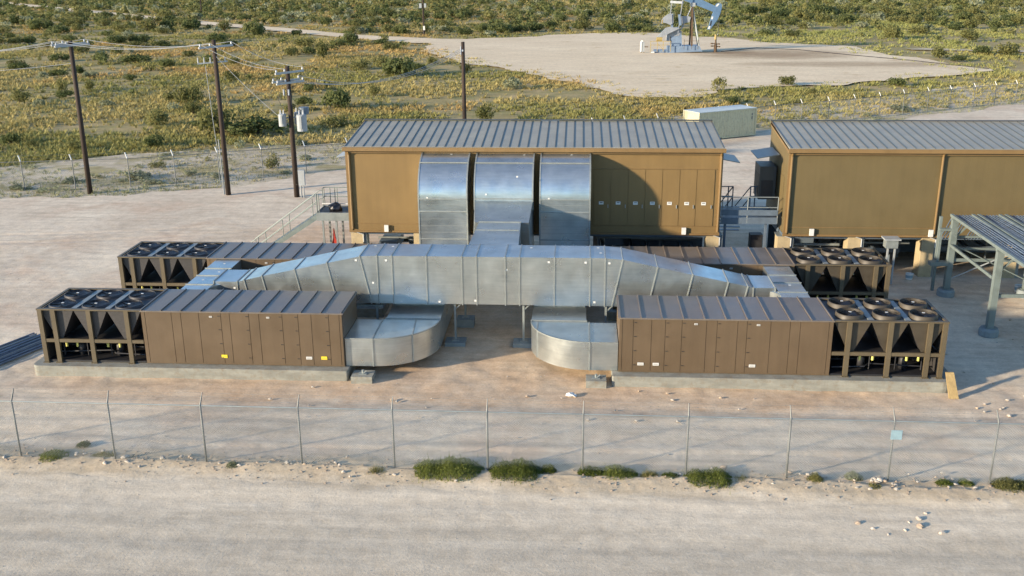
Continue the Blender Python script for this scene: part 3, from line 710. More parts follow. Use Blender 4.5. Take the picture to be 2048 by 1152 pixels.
# ------------------------------------------------------------------ tan buildings
YB = 56.8
def building(x0, x1, label, body, seams_at, pitch, name='equipment_building'):
    t = thing(name, label, 'building', ((x0+x1)/2, 54, 0), 'raised tan metal buildings')
    zb, ze, zr = 2.28, 6.66, 7.22
    m = MB(); m.prism([(YW, zb), (YB, zb), (YB, zr), (YW, ze)], 'x', x0, x1); m.build('wall', body, t)
    ze2, zr2 = ze+.07, zr+.09
    m = MB(); m.prism([(YW-.22, ze+.17), (YB+.1, zr+.1), (YB+.1, zr+.0), (YW-.22, ze+.02)], 'x', x0-.05, x1+.05)
    r = m.build('roof', ROOFM, t)
    n = int((x1-x0)/pitch)
    s_ = MB()
    for k in range(n+1):
        x = x0+.02+k*(x1-x0-.04)/n; s_.hexa([(x-.014, YW-.23, ze+.172), (x+.014, YW-.23, ze+.172), (x+.014, YW-.23, ze+.197), (x-.014, YW-.23, ze+.197)], [(x-.014, YB+.1, zr+.102), (x+.014, YB+.1, zr+.102), (x+.014, YB+.1, zr+.127), (x-.014, YB+.1, zr+.127)])
    s_.build('standing_seams', SEAM, r)
    MB().box(x0-.06, x1+.06, YB+.02, YB+.14, zr+.13, zr+.20).build('ridge_cap', ACM, r)
    # gutter and drip trim
    g = MB().prism([(YW-.24, ze+.15), (YW-.36, ze+.15), (YW-.36, ze-.05), (YW-.20, ze-.10), (YW-.02, ze-.10), (YW-.02, ze+.03), (YW-.24, ze+.03)], 'x', x0-.10, x1+.10)
    g.build('gutter', TRIM, t)
    MB().box(x0, x1, YW-.14, YW-.012, ze-.19, ze-.105).build('eave_trim', TRIM, t)
    for x in (x0, x1):
        d = .16 if x == x0 else -.16
        MB().box(min(x, x+d)-(.02 if d > 0 else 0), max(x, x+d)+(.02 if d < 0 else 0), YW-.05, YW-.003, zb, ze-.2).build('corner_trim', TRIM, t)
        MB().prism([(YW-.02, ze-.12), (YB+.05, zr-.08), (YB+.05, zr+.12), (YW-.02, ze+.12)], 'x', x-(.05 if d > 0 else -.003), x+(-.003 if d > 0 else .05)).build('rake_trim', TRIM, t)
    for x in seams_at: 
        pm = MB().tube([(x, YW-.2, ze-.05), (x, YW-.09, ze-.28), (x-.0, YW-.09, zb+.1)], .062, 8); pm.build('downpipe', TRIM, t)
    # base band and bottom beam
    MB().box(x0+.17, x1-.17, YW-.02, YW-.002, zb+.36, zb+.385).build('base_line', TRIM, t)
    MB().box(x0-.03, x1+.03, YW-.06, YW+.1, zb-.1, zb+.0).build('skid_beam', TRIM, t)
    MB().box(x0-.02, x1+.02, YW+.25, YB, zb-.28, zb-.002).build('floor_frame', STEELD, t)
    return t
b1 = building(-12.2, 7.38, 'tan metal building with three curved ducts and a row of seven doors', TAN, [-12.02, 7.30], .47)
b2 = building(10.72, 34.0, 'olive-tan metal building beyond the walkway, running out of the right edge', TAN2, [10.86, 18.36, 26.0], .47)
for bb, xa, xb in ((b1, .9, 7.2), (b2, 10.9, 33.8)):
    MB().box(xa, xb, 56.5, 56.56, -.05, 1.99).build('added_dark_backdrop', STEELD, bb)  # added dark sheet, blocks the bright ground behind the open underside
    for q in range(int((xb-xa)/1.6)):
        MB().box(xa+.5+q*1.6, xa+.58+q*1.6, 55.2, 55.28, 0, 1.99).build('underfloor_strut', STEEL, bb)
# doors on the first building
dx = [.81, 1.69, 2.59, 3.47, 4.35, 5.24, 6.11, 7.03]
zd0, zd1 = 2.68, 5.66
for k in range(7):
    d = MB().box(dx[k]+.012, dx[k+1]-.012, YW-.03, YW-.004, zd0, zd1).build('door', TAN, b1)
    c = dx[k]+.40
    MB().box(c-.12, c+.12, YW-.042, YW-.031, 3.80, 3.96).build('door_label', WHITE, d)
    MB().box(c-.075, c+.075, YW-.048, YW-.043, 3.88, 3.925).build('label_print', INK, d)
    MB().box(dx[k+1]-.14, dx[k+1]-.11, YW-.075, YW-.031, 3.62, 3.80).build('handle', GREYP, d)
MB().box(.65, 7.1, YW-.035, YW-.004, zd1+.02, zd1+.045).build('door_header', TRIM, b1)
for bb, xs in ((b1, (-10.2, 5.55)), (b2, (12.14, 18.19, 24.3))):
    for x in xs:
        l = MB().box(x-.11, x+.11, YW-.16, YW-.065, 2.24, 2.60).build('lifting_lug', WHITE, bb)
# end wall details
def canopy(bb, x, d, y0, y1, z):
    MB().hexa([(x, y0, z), (x, y1, z), (x, y1, z+.04), (x, y0, z+.04)], [(x+d, y0-.05, z-.2), (x+d, y1+.05, z-.2), (x+d, y1+.05, z-.16), (x+d, y0-.05, z-.16)]).build('canopy', GREYP if d < 0 and x < 0 else STEEL, bb)
canopy(b1, -12.27, -.95, 53.6, 55.2, 6.0); canopy(b1, 7.46, 1.1, 53.4, 55.4, 5.85); canopy(b2, 10.64, -1.15, 53.6, 55.8, 6.05)
ac = MB().box(9.75, 10.62, 54.0, 55.6, 3.55, 5.35).build('wall_air_conditioner', ACM, b2)
MB().box(9.74, 9.748, 54.15, 55.45, 3.8, 4.9).build('louvre', DARK, ac); MB().box(9.85, 10.5, 53.985, 53.997, 3.75, 4.6).build('louvre', DARK, ac)
MB().box(10.70, 10.715, 52.3, 53.2, 3.05, 5.15).build('end_door', TAN2, b2)
# piers
def pier(x, label, pale=True):
    t = thing('support_pier', label, 'pier', (x, 51.9, 0), 'cream piers under the tan buildings')
    MB().box(x-.34, x+.30, 51.62, 52.5, -.1, 2.12).build('column', CREAM, t)
    MB().box(x+.305, x+.50, 51.72, 52.3, -.1, 2.12).build('steel_plate', STEEL, t)
    MB().beam((x+.33, 51.58, 1.6), (x+.33, 51.58, 2.05), .04).build('strap', WHITE, t); MB().beam((x+.33, 51.58, 2.03), (x+.0, 51.50, 2.16), .04).build('strap', WHITE, t)
    MB().box(x-.40, x+.46, 51.60, 52.52, 2.121, 2.15).build('cap_plate', STEEL, t)
pier(-11.85, 'cream pier at the left corner of the building with three ducts')
pier(-8.45, 'cream pier beside the left wall duct')
pier(7.12, 'cream pier under the right corner of the building with seven doors')
pier(10.82, 'cream pier under the left corner of the olive-tan building')
pier(14.45, 'cream pier behind the fans of the back right unit')
pier(18.22, 'tall cream pier standing clear beside the cable rack')
for x in (22.5, 26.8): pier(x, 'cream pier behind the cable rack')
for x in (-8.0, -4.0, 0.0, 4.0): pier(x+.3, 'cream pier hidden in the dark under the building with three ducts') if False else None
# pipes and skids in the dark space under the buildings
for x0, x1, y, z, r, lb in ((1.0, 6.7, 53.2, 1.55, .06, 'pale pipe running under the row of seven doors'), (11.6, 14.0, 52.9, 1.35, .08, 'pale pipe under the olive-tan building, left of the second pier'), (15.1, 17.7, 53.0, 1.45, .06, 'pale pipe under the olive-tan building, right of the second pier'),
                            (7.7, 10.3, 52.6, 1.1, .07, 'upper blue-grey pipe under the walkway between the buildings'), (7.7, 10.3, 52.2, .75, .07, 'lower blue-grey pipe under the walkway between the buildings'), (-11.2, -8.8, 54.0, 1.2, .06, 'pale pipe under the bare left end of the building')):
    tag(MB().tube([(x0, y, z), (x1, y, z)], r, 8).build('pipe', STEEL), lb, 'pipe')
for x0, x1, y0, y1, z1, lb in ((1.2, 6.6, 53.5, 56, .9, 'dark equipment skid under the row of seven doors'), (11.6, 17.4, 53.6, 56.2, 1.0, 'dark equipment skid under the olive-tan building'), (19.2, 27, 53.4, 56, 1.2, 'dark equipment skid behind the cable rack'), (-11.3, -8.9, 52.8, 55.8, .7, 'brown skid under the bare left end of the building')):
    t = thing('equipment_skid', lb, 'skid', ((x0+x1)/2, y0, 0))
    m = MB()
    for y in (y0, y1): m.beam((x0, y, z1-.12), (x1, y, z1-.12), .12, .24)
    k = x0
    while k < x1: m.beam((k, y0, z1-.1), (k, y1, z1-.1), .1, .15); k += .9
    m.build('frame', STEELD if x0 > 0 else BROWN2, t)
    MB().box(x0+.3, x0+1.3, y0+.4, y1-.4, z1+.001, z1+.5).build('housing', STEELD, t)
    MB().tube([(x0+1.8, (y0+y1)/2, z1+.3), (x1-.3, (y0+y1)/2, z1+.3)], .22, 12).build('vessel', STEEL, t)
    for x in (x0+.2, x1-.2):
        MB().box(x-.08, x+.08, y0+.1, y1-.1, -.05, z1-.25).build('leg', STEELD, t)

# stairs and landing on the left end
def stairs():
    t = thing('access_stairs', 'galvanised access stairs and landing at the left end of the tan building', 'stairs', (-14.4, 53.6, 0))
    x1, x0, ya, yb, zd = -12.3, -14.3, 52.9, 54.6, 2.85
    MB().box(x0, x1, ya+.06, yb-.06, zd-.05, zd).build('deck', DARK, t)
    for y in (ya, yb): MB().box(x0-.02, x1+.0, y-.05, y+.05, zd-.42, zd+.03).build('edge_beam', STEEL, t)
    MB().box(x0-.06, x0-.022, ya-.04, yb+.04, zd-.42, zd+.03).build('edge_beam', STEEL, t)
    for x in (x0+.25, x1-1.0):
        for y in (ya+.12, yb-.12): MB().box(x-.05, x+.05, y-.05, y+.05, 0, zd-.43).build('leg', STEEL, t)
    fx, fz = -18.2, 0.12
    for y in (ya+.02, yb-.35):
        m = MB(); m.hexa([(x0-.07, y-.025, zd-.40), (x0-.07, y+.025, zd-.40), (x0-.07, y+.025, zd-.08), (x0-.07, y-.025, zd-.08)], [(fx, y-.025, fz-.15), (fx, y+.025, fz-.15), (fx, y+.025, fz+.12), (fx, y-.025, fz+.12)])
        m.build('stringer', RACKM, t)
    n = 13
    for k in range(n):
        u = (k+.6)/n; x = fx+(x0-.1-fx)*u; z = fz+(zd-.2-fz)*u
        MB().box(x-.13, x+.13, ya+.05, yb-.39, z-.015, z+.015).build('tread', STEEL, t)
    for y in (ya+.02, yb-.35):
        h = MB(); r = .024
        for dz_ in (.98, .5): h.tube([(fx-.15, y, fz+dz_-.1), (x0-.15, y, zd+dz_-.0), (x0-.02, y, zd+dz_)], r, 6)
        h.tube([(fx-.15, y, fz+.88), (fx-.15, y, fz+.4)], r, 6)
        for u in (.12, .5, .96): h.tube([(fx+(x0-.1-fx)*u, y, fz+(zd-.2-fz)*u), (fx+(x0-.1-fx)*u, y, fz+(zd-.1-fz)*u+1.0)], r, 6)
        h.build('handrail', RACKM, t)
    h = MB(); r = .024
    for z in (.55, 1.07):
        h.tube([(x0, yb, zd+z), (x1, yb, zd+z)], r, 6); h.tube([(x0, yb, zd+z), (x0, yb-.35, zd+z)], r, 6)
    for p in ((x0, yb), (x0+.35, yb), (x0+.62, yb), (x0+.75, yb), (x1-.1, yb), (x0, yb-.35)): h.tube([(p[0], p[1], zd-.3), (p[0], p[1], zd+1.07)], r, 6)
    h.tube([(x0, ya, zd-.3), (x0, ya, zd+1.07)], r+.01, 6); h.tube([(x0+.12, ya, zd-.3), (x0+.12, ya, zd+1.0)], r, 6)
    h.build('guardrail', RACKM, t)
    MB().box(x0+.05, x1, ya+.9, ya+.95, zd+.3, zd+.34).build('kick_bar', WHITE, t)
stairs()
def lump(name, c, sx, sy, sz, mat, label, cat, seed=0, jag=.25, parent=None, group=None, n1=2):
    bm = bmesh.new(); bmesh.ops.create_icosphere(bm, subdivisions=n1, radius=1)
    r = random.Random(seed)
    off = Vector((r.random()*50, r.random()*50, r.random()*50))
    from mathutils import noise as mn
    for v in bm.verts:
        d = v.co.normalized(); k = 1+jag*mn.noise(d*1.3+off)*2+jag*.5*mn.noise(d*3.1+off)
        v.co = Vector((d.x*sx*k, d.y*sy*k, max(-.5, d.z)*sz*k))
    me = bpy.data.meshes.new(name); bm.to_mesh(me); bm.free(); me.materials.append(mat)
    o = link(name, me, (c[0], c[1], c[2]+sz*.4)); return tag(o, label, cat, group)
lump('cloth_bundle', (-13.45, 53.6, 2.85), .42, .3, .3, BLACK, 'black bundle lying on the landing of the access stairs', 'bundle', 3)
t = thing('red_stand', 'narrow red upright with a pointed top under the stair landing', 'stand', (-13.5, 53.3, 0))
MB().prism([(-13.66, .02), (-13.36, .02), (-13.40, 1.2), (-13.46, 1.35), (-13.55, 1.9), (-13.60, 1.3), (-13.66, 1.1)], 'y', 53.22, 53.38).build('panel', RED, t)
MB().box(-13.75, -13.3, 53.15, 53.45, -.02, .02).build('base', RUST, t)
lump('red_hose_heap', (-12.6, 53.4, 0), .7, .45, .2, RED, 'heap of red and dark scrap beside the red upright', 'scrap heap', 5, .5)
# walkway between the buildings
def walkway():
    t = thing('walkway', 'blue-grey steel walkway with railings between the two tan buildings', 'walkway', (8.95, 52.5, 0))
    x0, x1, ya, yb, zd = 7.52, 10.45, 52.0, 54.6, 3.02
    MB().box(x0, x1, ya+.06, yb, zd-.05, zd).build('deck', STEELD, t)
    MB().box(x0, x1, ya-.02, ya+.05, zd-.34, zd+.0).build('edge_beam', STEELD, t)
    MB().box(x0, x1, ya-.03, ya-.021, zd+.12, zd+.42).build('toe_board', STEELD, t)
    h = MB(); r = .026
    for z in (1.1, .55): h.tube([(x0, ya, zd+z), (x1, ya, zd+z)], r, 6)
    for x in (x0+.05, (x0+x1)/2-.1, x1): h.tube([(x, ya, zd-.3), (x, ya, zd+1.1)], r, 6)
    h.build('front_railing', STEEL, t)
    for sx_, d in ((x0+.95, -1), (x0+1.9, 1)):
        h = MB()
        for z in (1.1, .55): h.tube([(sx_, yb, zd+z), (x0 if d < 0 else x1, yb, zd+z)], .03, 6)
        for z in (1.1, .5): h.tube([(sx_-.0*d, yb, zd+z), (sx_-.75, yb+1.9, zd+z-1.9)], .03, 6)
        for x in (sx_, sx_+d*.25): h.tube([(x, yb, zd-.2), (x, yb, zd+1.1)], .035, 6)
        h.build('rear_railing', STEELD, t)
    for k in range(7): MB().box(x0+.2, x0+1.7, yb+.1+.28*k, yb+.36+.28*k, zd-.3-.26*k, zd-.27-.26*k).build('tread', STEELD, t)
    for x in (x0+.2, x1-.6): MB().box(x, x+.12, ya+.1, ya+.22, 0, zd-.35).build('leg', STEELD, t)
    MB().box(9.25, 9.9, 52.7, 53.3, 0, 1.9).build('cabinet', DARK, t)
walkway()
# ------------------------------------------------------------------ cable rack on the right
def rack():
    t = thing('cable_tray_rack', 'galvanised steel rack carrying parallel cable trays towards the right edge', 'cable rack', (18.3, 45, 0))
    zt = 3.98
    for x in (18.28, 22.1, 26.0):
        for y in (48.6, 43.05, 37.6):
            if y < 38 and x < 20: continue
            MB().box(x-.14, x+.14, y-.13, y+.13, .35, zt-.14).build('post', RACKM, t)
            MB().beam((x+.1, y, zt-1.0), (x+.9, y, zt-.16), .07).build('knee_brace', RACKM, t)
            MB().lathe((x, y, -.02), [(.001, .36), (.36, .36), (.42, .25), (.42, 0)], 14).build('footing', CONCB, t)
            MB().box(x-.2, x+.2, y-.2, y+.2, .341, .37).build('base_plate', RACKM, t)
    for y in (50.8, 48.6, 45.8, 43.05, 40.3, 37.6):
        if y in (48.6, 43.05, 37.6): MB().box(18.1, 26.3, y-.08, y+.08, zt-.135, zt-.002).build('cross_beam', RACKM, t)
    for y in (48.6, 43.05): MB().box(18.39, 26.0, y-.05, y+.05, 1.75, 1.9).build('lower_beam', RACKM, t)
    MB().beam((18.4, 48.5, .9), (21.9, 48.5, 2.6), .05).build('brace', GREYP, t)
    MB().beam((18.4, 48.5, 2.6), (21.9, 48.5, .9), .05).build('brace', RACKM, t)
    MB().beam((18.4, 43.05, 3.5), (19.4, 43.05, 3.85), .05).build('brace', RACKM, t)
    for z in (2.9, 2.3): MB().box(18.43, 26.0, 48.75, 48.85, z, z+.1).build('lower_beam', RACKM, t)
    for x in (18.15, 22.0): MB().box(x-.04, x+.04, 43.2, 48.4, 2.55, 2.68).build('side_beam', RACKM, t)
    MB().box(17.6, 18.13, 48.5, 48.7, 3.3, 3.42).build('outrigger', RACKM, t)
    MB().box(17.62, 17.74, 48.55, 48.67, 1.75, 3.3).build('hanger', RACKM, t)
    MB().box(17.3, 18.16, 48.4, 48.8, 1.55, 1.74).build('outrigger', RACKM, t)
    MB().box(17.85, 17.98, 49.4, 49.53, -.05, 3.8).build('post', RACKM, t)
    for k in range(6):
        xa = 18.14+k*1.28
        m = MB()
        for x in (xa, xa+1.0): m.box(x-.07, x+.07, 36.4, 48.75, zt+.001, zt+.13)
        y = 36.6
        while y < 48.7: m.box(xa+.04, xa+.96, y-.03, y+.03, zt+.02, zt+.05); y += .35
        tr = m.build('cable_tray', RACKM, t)
        c = MB(); r = random.Random(k)
        for j in range(6):
            x = xa+.13+j*.15; c.tube([(x+r.uniform(-.03, .03), 36.4, zt+.085), (x+r.uniform(-.05, .05), 41, zt+.09), (x+r.uniform(-.05, .05), 46, zt+.085), (x, 48.9, zt+.02), (x, 49.6, zt-.8), (x, 50.4, zt-1.6)], .035, 6)
        c.build('cables', PIPEB, tr)
rack()
t = thing('instrument_stand', 'small grey stand with a flat hood beside the back right fans', 'stand', (15.9, 50.3, 0))
MB().box(15.5, 16.3, 50.0, 50.7, 2.38, 2.45).build('hood', GREYP, t); MB().box(15.6, 16.2, 50.1, 50.6, 1.95, 2.37).build('box', STEEL, t)
for x in (15.75, 16.1): MB().box(x-.04, x+.04, 50.2, 50.28, 0, 1.94).build('leg', GREYP, t)
t = thing('bucket', 'white and blue bucket on the ground left of the tall cream pier', 'bucket', (17.3, 51.2, 0))
MB().lathe((17.3, 51.2, 0), [(.001, 0), (.17, 0), (.20, .30), (.19, .30), (.16, .02)], 16).build('pail', WHITE, t)
MB().lathe((17.3, 51.2, 0), [(.183, .08), (.197, .24)], 16).build('band', SIGNB, t)
t = thing('bucket', 'pale bucket under the cable rack near the right edge', 'bucket', (22.1, 49.3, 0))
MB().lathe((22.1, 49.3, 0), [(.001, 0), (.19, 0), (.22, .34), (.21, .34), (.18, .02)], 16).build('pail', WHITE, t)
MB().lathe((22.1, 49.3, 0), [(.203, .1), (.217, .26)], 16).build('band', SIGNB, t)

# ------------------------------------------------------------------ small yard items
t = thing('wood_board', 'tan wooden board leaning on the end of the right front pad', 'board', (14.2, 36.3, 0))
MB().hexa([(14.20, 35.98, .0), (14.55, 35.98, .0), (14.55, 36.08, .0), (14.20, 36.08, .0)], [(14.13, 36.50, .86), (14.44, 36.50, .86), (14.44, 36.56, .86), (14.13, 36.56, .86)]).build('plank', BOARD, t)
MB().box(14.14, 14.17, 36.05, 36.4, .3, .55).build('cleat', BOARD, t) if False else None
pl = thing('pipe_stack', 'blue-grey pipes stacked flat on the ground at the left edge', 'pipe stack', (-24.4, 39, 0))
r = random.Random(4)
for k in range(26):
    x = -25.3+k*.078; z = .035+(.06 if k % 3 == 1 else 0)+(.05 if 8 < k < 16 else 0)
    MB().tube([(x-.9+r.uniform(-.1, .1), 36.9+r.uniform(-.2, .2), z), (x+.65+r.uniform(-.06, .06), 41.0+r.uniform(-.25, .15), z)], .034, 7).build('pipe', PIPEB if k % 4 else STEEL, pl)
lump('rag', (-.15, 35.54, 0), .17, .13, .10, WHITE, 'crumpled white rag on the orange dirt', 'rag', 8, .5)

# ------------------------------------------------------------------ front fence
def mesh_wire(x0, x1, z0, z1, sp, r, P):
    """diagonal chain link strands; P maps (s, z) to a point"""
    m = MB(); h = z1-z0
    for d in (1, -1):
        s_ = x0-h
        while s_ < x1+h:
            a0, a1 = (s_, s_+h) if d > 0 else (s_+h, s_); pts = []
            ta, tb = 0.0, 1.0
            lo, hi = x0, x1
            def clip(t0, t1):
                A = a0; B = a1
                if A == B: return None
                u0, u1 = (lo-A)/(B-A), (hi-A)/(B-A)
                if u0 > u1: u0, u1 = u1, u0
                u0 = max(u0, 0); u1 = min(u1, 1)
                return (u0, u1) if u1 > u0+.01 else None
            c = clip(0, 1)
            if c:
                p = P(a0+(a1-a0)*c[0], z0+h*c[0]); q = P(a0+(a1-a0)*c[1], z0+h*c[1])
                m.tube([p, q], r, 3, cap=False)
            s_ += sp
    return m
FX = [-22.1, -18.79, -15.49, -12.34, -9.07, -5.95, -2.85, .26, 3.61, 6.82, 10.03, 13.2, 16.4, 19.6]
fy = lambda x: 29.49-.0035*(x+18)
fr = thing('chain_link_fence', 'front chain link fence with leaning barbed wire arms along the gravel road', 'fence', (-3, 29.45, 0))
arm = [.02, .10, .04, .09, .06, .03, .02, .01, .0, -.04, -.08, -.09, -.06, -.05]
for i, x in enumerate(FX):
    po = MB().tube([(x, fy(x), -.1), (x, fy(x), 2.16)], .030 if i % 3 else .036, 8).build('post', POSTM, fr, smooth=True)
    MB().tube([(x, fy(x), 2.14), (x+arm[i]*.7, fy(x)+.13, 2.54)], [.03, .016], 6).build('barb_arm', POSTM, po)
MB().tube([(x, fy(x), 2.12) for x in FX], .024, 6).build('top_rail', STEEL, fr)
mesh_wire(FX[0], FX[-1], .06, 2.1, .085, .0028, lambda s_, z: (s_, fy(s_)-.03, z)).build('chain_mesh', STEEL, fr, recalc=False)
for k, (f_, n_) in enumerate(((.35, 0), (.68, 1), (.97, 2))):
    pts = []
    for i, x in enumerate(FX):
        a = (x+arm[i]*.7*f_, fy(x)+.13*f_, 2.14+.4*f_); pts.append(a)
        if i < len(FX)-1:
            x2 = FX[i+1]; pts.append(((x+x2)/2, fy(x)+.13*f_, 2.14+.4*f_-.025))
    w_ = MB().tube(pts, .0035, 4)
    s_ = FX[0]
    while s_ < FX[-1]:
        w_.beam((s_-.02, fy(s_)+.13*f_, 2.13+.4*f_), (s_+.02, fy(s_)+.13*f_, 2.16+.4*f_), .005); s_ += .25
    w_.build('barbed_wire', POSTM, fr, recalc=False)
sg = thing('fence_sign', 'small pale blue and white sign hung on the fence beside a post', 'sign', (10.1, 29.3, 1.5))
MB().box(9.93, 10.28, 29.30, 29.315, 1.53, 1.85).build('plate', SIGNB, sg); MB().box(10.10, 10.27, 29.292, 29.299, 1.55, 1.83).build('face', SIGNB, sg)

# back fence
BFP = [(-48.5, 69.6), (-44.9, 70.3), (-41.3, 71.06), (-37.7, 71.69), (-33.8, 72.5), (-30.75, 73.7), (-27.8, 75.05), (-24.8, 76.5), (-21.7, 77.9), (-18.6, 79.4), (-15.4, 81.2), (-12.2, 83.2), (-9, 85.2), (-5.8, 87.2), (-2.66, 89.1), (1.3, 90.4), (4.2, 91.7), (7.26, 93.2), (10.4, 95.6), (13.5, 98), (16.5, 100), (19.5, 102), (22.4, 103.4), (25.5, 105.2), (28.6, 107.2), (31.7, 109.1), (34.8, 111.2), (38, 113.2), (41, 115), (44.3, 117), (47.2, 118.6), (50.1, 120.1), (53.4, 122), (56.8, 124)]
bf = thing('chain_link_fence', 'long back fence with bright angled arms between the yard and the desert', 'fence', (0, 90, 0))
cum = [0]
for i in range(1, len(BFP)): cum.append(cum[-1]+math.hypot(BFP[i][0]-BFP[i-1][0], BFP[i][1]-BFP[i-1][1]))
def along(s_, z):
    s_ = min(max(s_, 0), cum[-1]-.001); i = max(k for k in range(len(cum)) if cum[k] <= s_); i = min(i, len(BFP)-2); u = (s_-cum[i])/(cum[i+1]-cum[i])
    return (BFP[i][0]+(BFP[i+1][0]-BFP[i][0])*u, BFP[i][1]+(BFP[i+1][1]-BFP[i][1])*u, z)
for i, (x, y) in enumerate(BFP):
    po = MB().tube([(x, y, -.2), (x, y, 2.1)], .036, 6).build('post', POSTM, bf)
    MB().beam((x, y, 2.08), (x-.18, y+.12, 2.5), .07, .05).build('barb_arm', WHITE, po)
MB().tube([(x, y, 2.06) for x, y in BFP], .024, 5).build('top_rail', POSTM, bf)
mesh_wire(0, cum[-1], .05, 2.05, .17, .0028, along).build('chain_mesh', POSTM, bf, recalc=False)
for f_ in (.4, .95): MB().tube([(x-.18*f_, y+.12*f_, 2.1+.4*f_) for x, y in BFP], .005, 4).build('barbed_wire', POSTM, bf)

# ------------------------------------------------------------------ shipping container
def container():
    A = Vector((10.95, 92.9)); d = Vector((16.75, 96.45))-A; L = d.length; u = d/L; v = Vector((-u.y, u.x)); W = 2.42; H_ = 2.6
    t = thing('shipping_container', 'cream corrugated shipping container on the far side of the yard', 'container', (A.x, A.y, 0))
    def P(a, b, z): q = A+u*a+v*b; return (q.x, q.y, z)
    def corr(a0, a1, f, n):       # zig-zag sheet; f(a, depth, z)
        m = MB(); prof = []; st = (a1-a0)/n
        for k in range(n):
            s_ = a0+k*st; prof += [(s_, 0), (s_+st*.3, 0), (s_+st*.5, .036), (s_+st*.8, .036)]
        prof.append((a1, 0)); q = len(prof)
        m.add([f(a, dd, .14) for a, dd in prof]+[f(a, dd, H_-.1) for a, dd in prof], [(i, i+1, q+i+1, q+i) for i in range(q-1)]); return m
    corr(.1, L-.1, lambda a, dd, z: P(a, dd+.02, z), 22).build('side_wall', CONT, t, recalc=False)
    corr(.1, L-.1, lambda a, dd, z: P(a, W-dd-.02, z), 22).build('side_wall', CONT, t, recalc=False)
    corr(.1, W-.1, lambda b, dd, z: P(dd+.02, b, z), 9).build('end_wall', CONT, t, recalc=False)
    def bar(a0, a1, b0, b1, z0, z1): return MB().hexa([P(a0, b0, z0), P(a1, b0, z0), P(a1, b1, z0), P(a0, b1, z0)], [P(a0, b0, z1), P(a1, b0, z1), P(a1, b1, z1), P(a0, b1, z1)])
    bar(0.02, L-.02, .02, W-.02, H_-.04, H_+.0).build('roof', CONTR, t)
    for b0, b1 in ((-.005, .1), (W-.1, W+.005)):
        bar(.12, L-.12, b0, b1, 0.02, .15).build('bottom_rail', CONT, t); bar(.12, L-.12, b0, b1, H_-.12, H_-.045).build('top_rail', CONT, t)
    for a0 in (0, L-.14):
        for b0 in (-.008, W-.132): bar(a0, a0+.14, b0, b0+.14, 0, H_-.042).build('corner_post', CONT, t)
        bar(a0+.01, a0+.13, .14, W-.14, .02, .15).build('end_rail', CONT, t); bar(a0+.01, a0+.13, .14, W-.14, H_-.15, H_-.045).build('end_rail', CONT, t)
    for b in (.15, W/2+.01):
        dr = bar(L-.06, L-.02, b, b+W/2-.17, .16, H_-.16).build('door', CONT, t)
        for q in (.3, .8): bar(L-.019, L+.02, b+q, b+q+.04, .18, H_-.18).build('lock_rod', STEEL, dr)
    bar(L*.35, L*.35+.35, -.009, -.001, .03, .11).build('forklift_pocket', DARK, t)
    for z, hh in ((1.95, .16), (1.55, .28)): bar(L-.62, L-.5, .008, .016, z, z+hh).build('side_mark', INK, t)
container()
tg = thing('utility_box', 'pale blue-grey utility box just visible over the roof of the tan building', 'utility box', (-2.3, 80, 0))
MB().box(-2.9, -1.72, 79.6, 80.6, .2, 3.7).build('housing', GREYP, tg); MB().box(-3.0, -1.6, 79.5, 80.7, 3.701, 3.82).build('lid', SIGNB, tg); MB().box(-2.9, -1.72, 79.6, 80.6, -.1, .199).build('base', CONC, tg)

# ------------------------------------------------------------------ utility poles
UL = {}
def pole(key, x, y, h, label, r=.19, arms=(), lean=(0, 0)):
    t = thing('utility_pole', label, 'utility pole', (x, y, 0), 'dark wooden utility poles')
    MB().tube([(x, y, -.3), (x+lean[0]*.5, y, h*.5), (x+lean[0], y, h)], [r, r*.88, r*.75], 12).build('pole', WOODP, t, smooth=True)
    pts = []
    for (z, half, ax, side) in arms:
        d = Vector((ax[0], ax[1], 0)).normalized(); c = Vector((x+lean[0]*z/h, y-.16 if False else y, z))+d.cross(Vector((0, 0, 1)))*side*.2
        a = MB().beam(c-d*half, c+d*half, .10, .13).build('crossarm', GREYP, t)
        for s_ in (-.92, -.35, .92):
            q = c+d*half*s_; MB().tube([q+Vector((0, 0, .06)), q+Vector((0, 0, .12)), q+Vector((0, 0, .2)), q+Vector((0, 0, .26))], [.03, .065, .055, .03], 8).build('insulator', PORC, a)
            pts.append(q+Vector((0, 0, .26)))
    UL[key] = pts; return t
AD = (1.0, 1.75)
p1 = pole(1, -35.79, 70.05, 10.85, 'leftmost wooden utility pole with one crossarm', arms=[(10.62, 1.35, AD, -1), (10.55, 1.35, AD, 1)][:2], lean=(.1, 0))
p2 = pole(2, -25.35, 69.88, 10.9, 'wooden utility pole with a lower bracket of upright cutouts, second from left', arms=[(10.45, 1.5, AD, 1)])
p3 = pole(3, -20.16, 69.39, 9.15, 'wooden utility pole carrying three grey transformers', r=.2, arms=[(8.75, 1.35, AD, 1), (8.15, 1.3, AD, -1), (8.05, 1.3, AD, 1)])
p4 = pole(4, -9.6, 84.0, 9.65, 'wooden utility pole rising behind the roof of the tan building', r=.19)
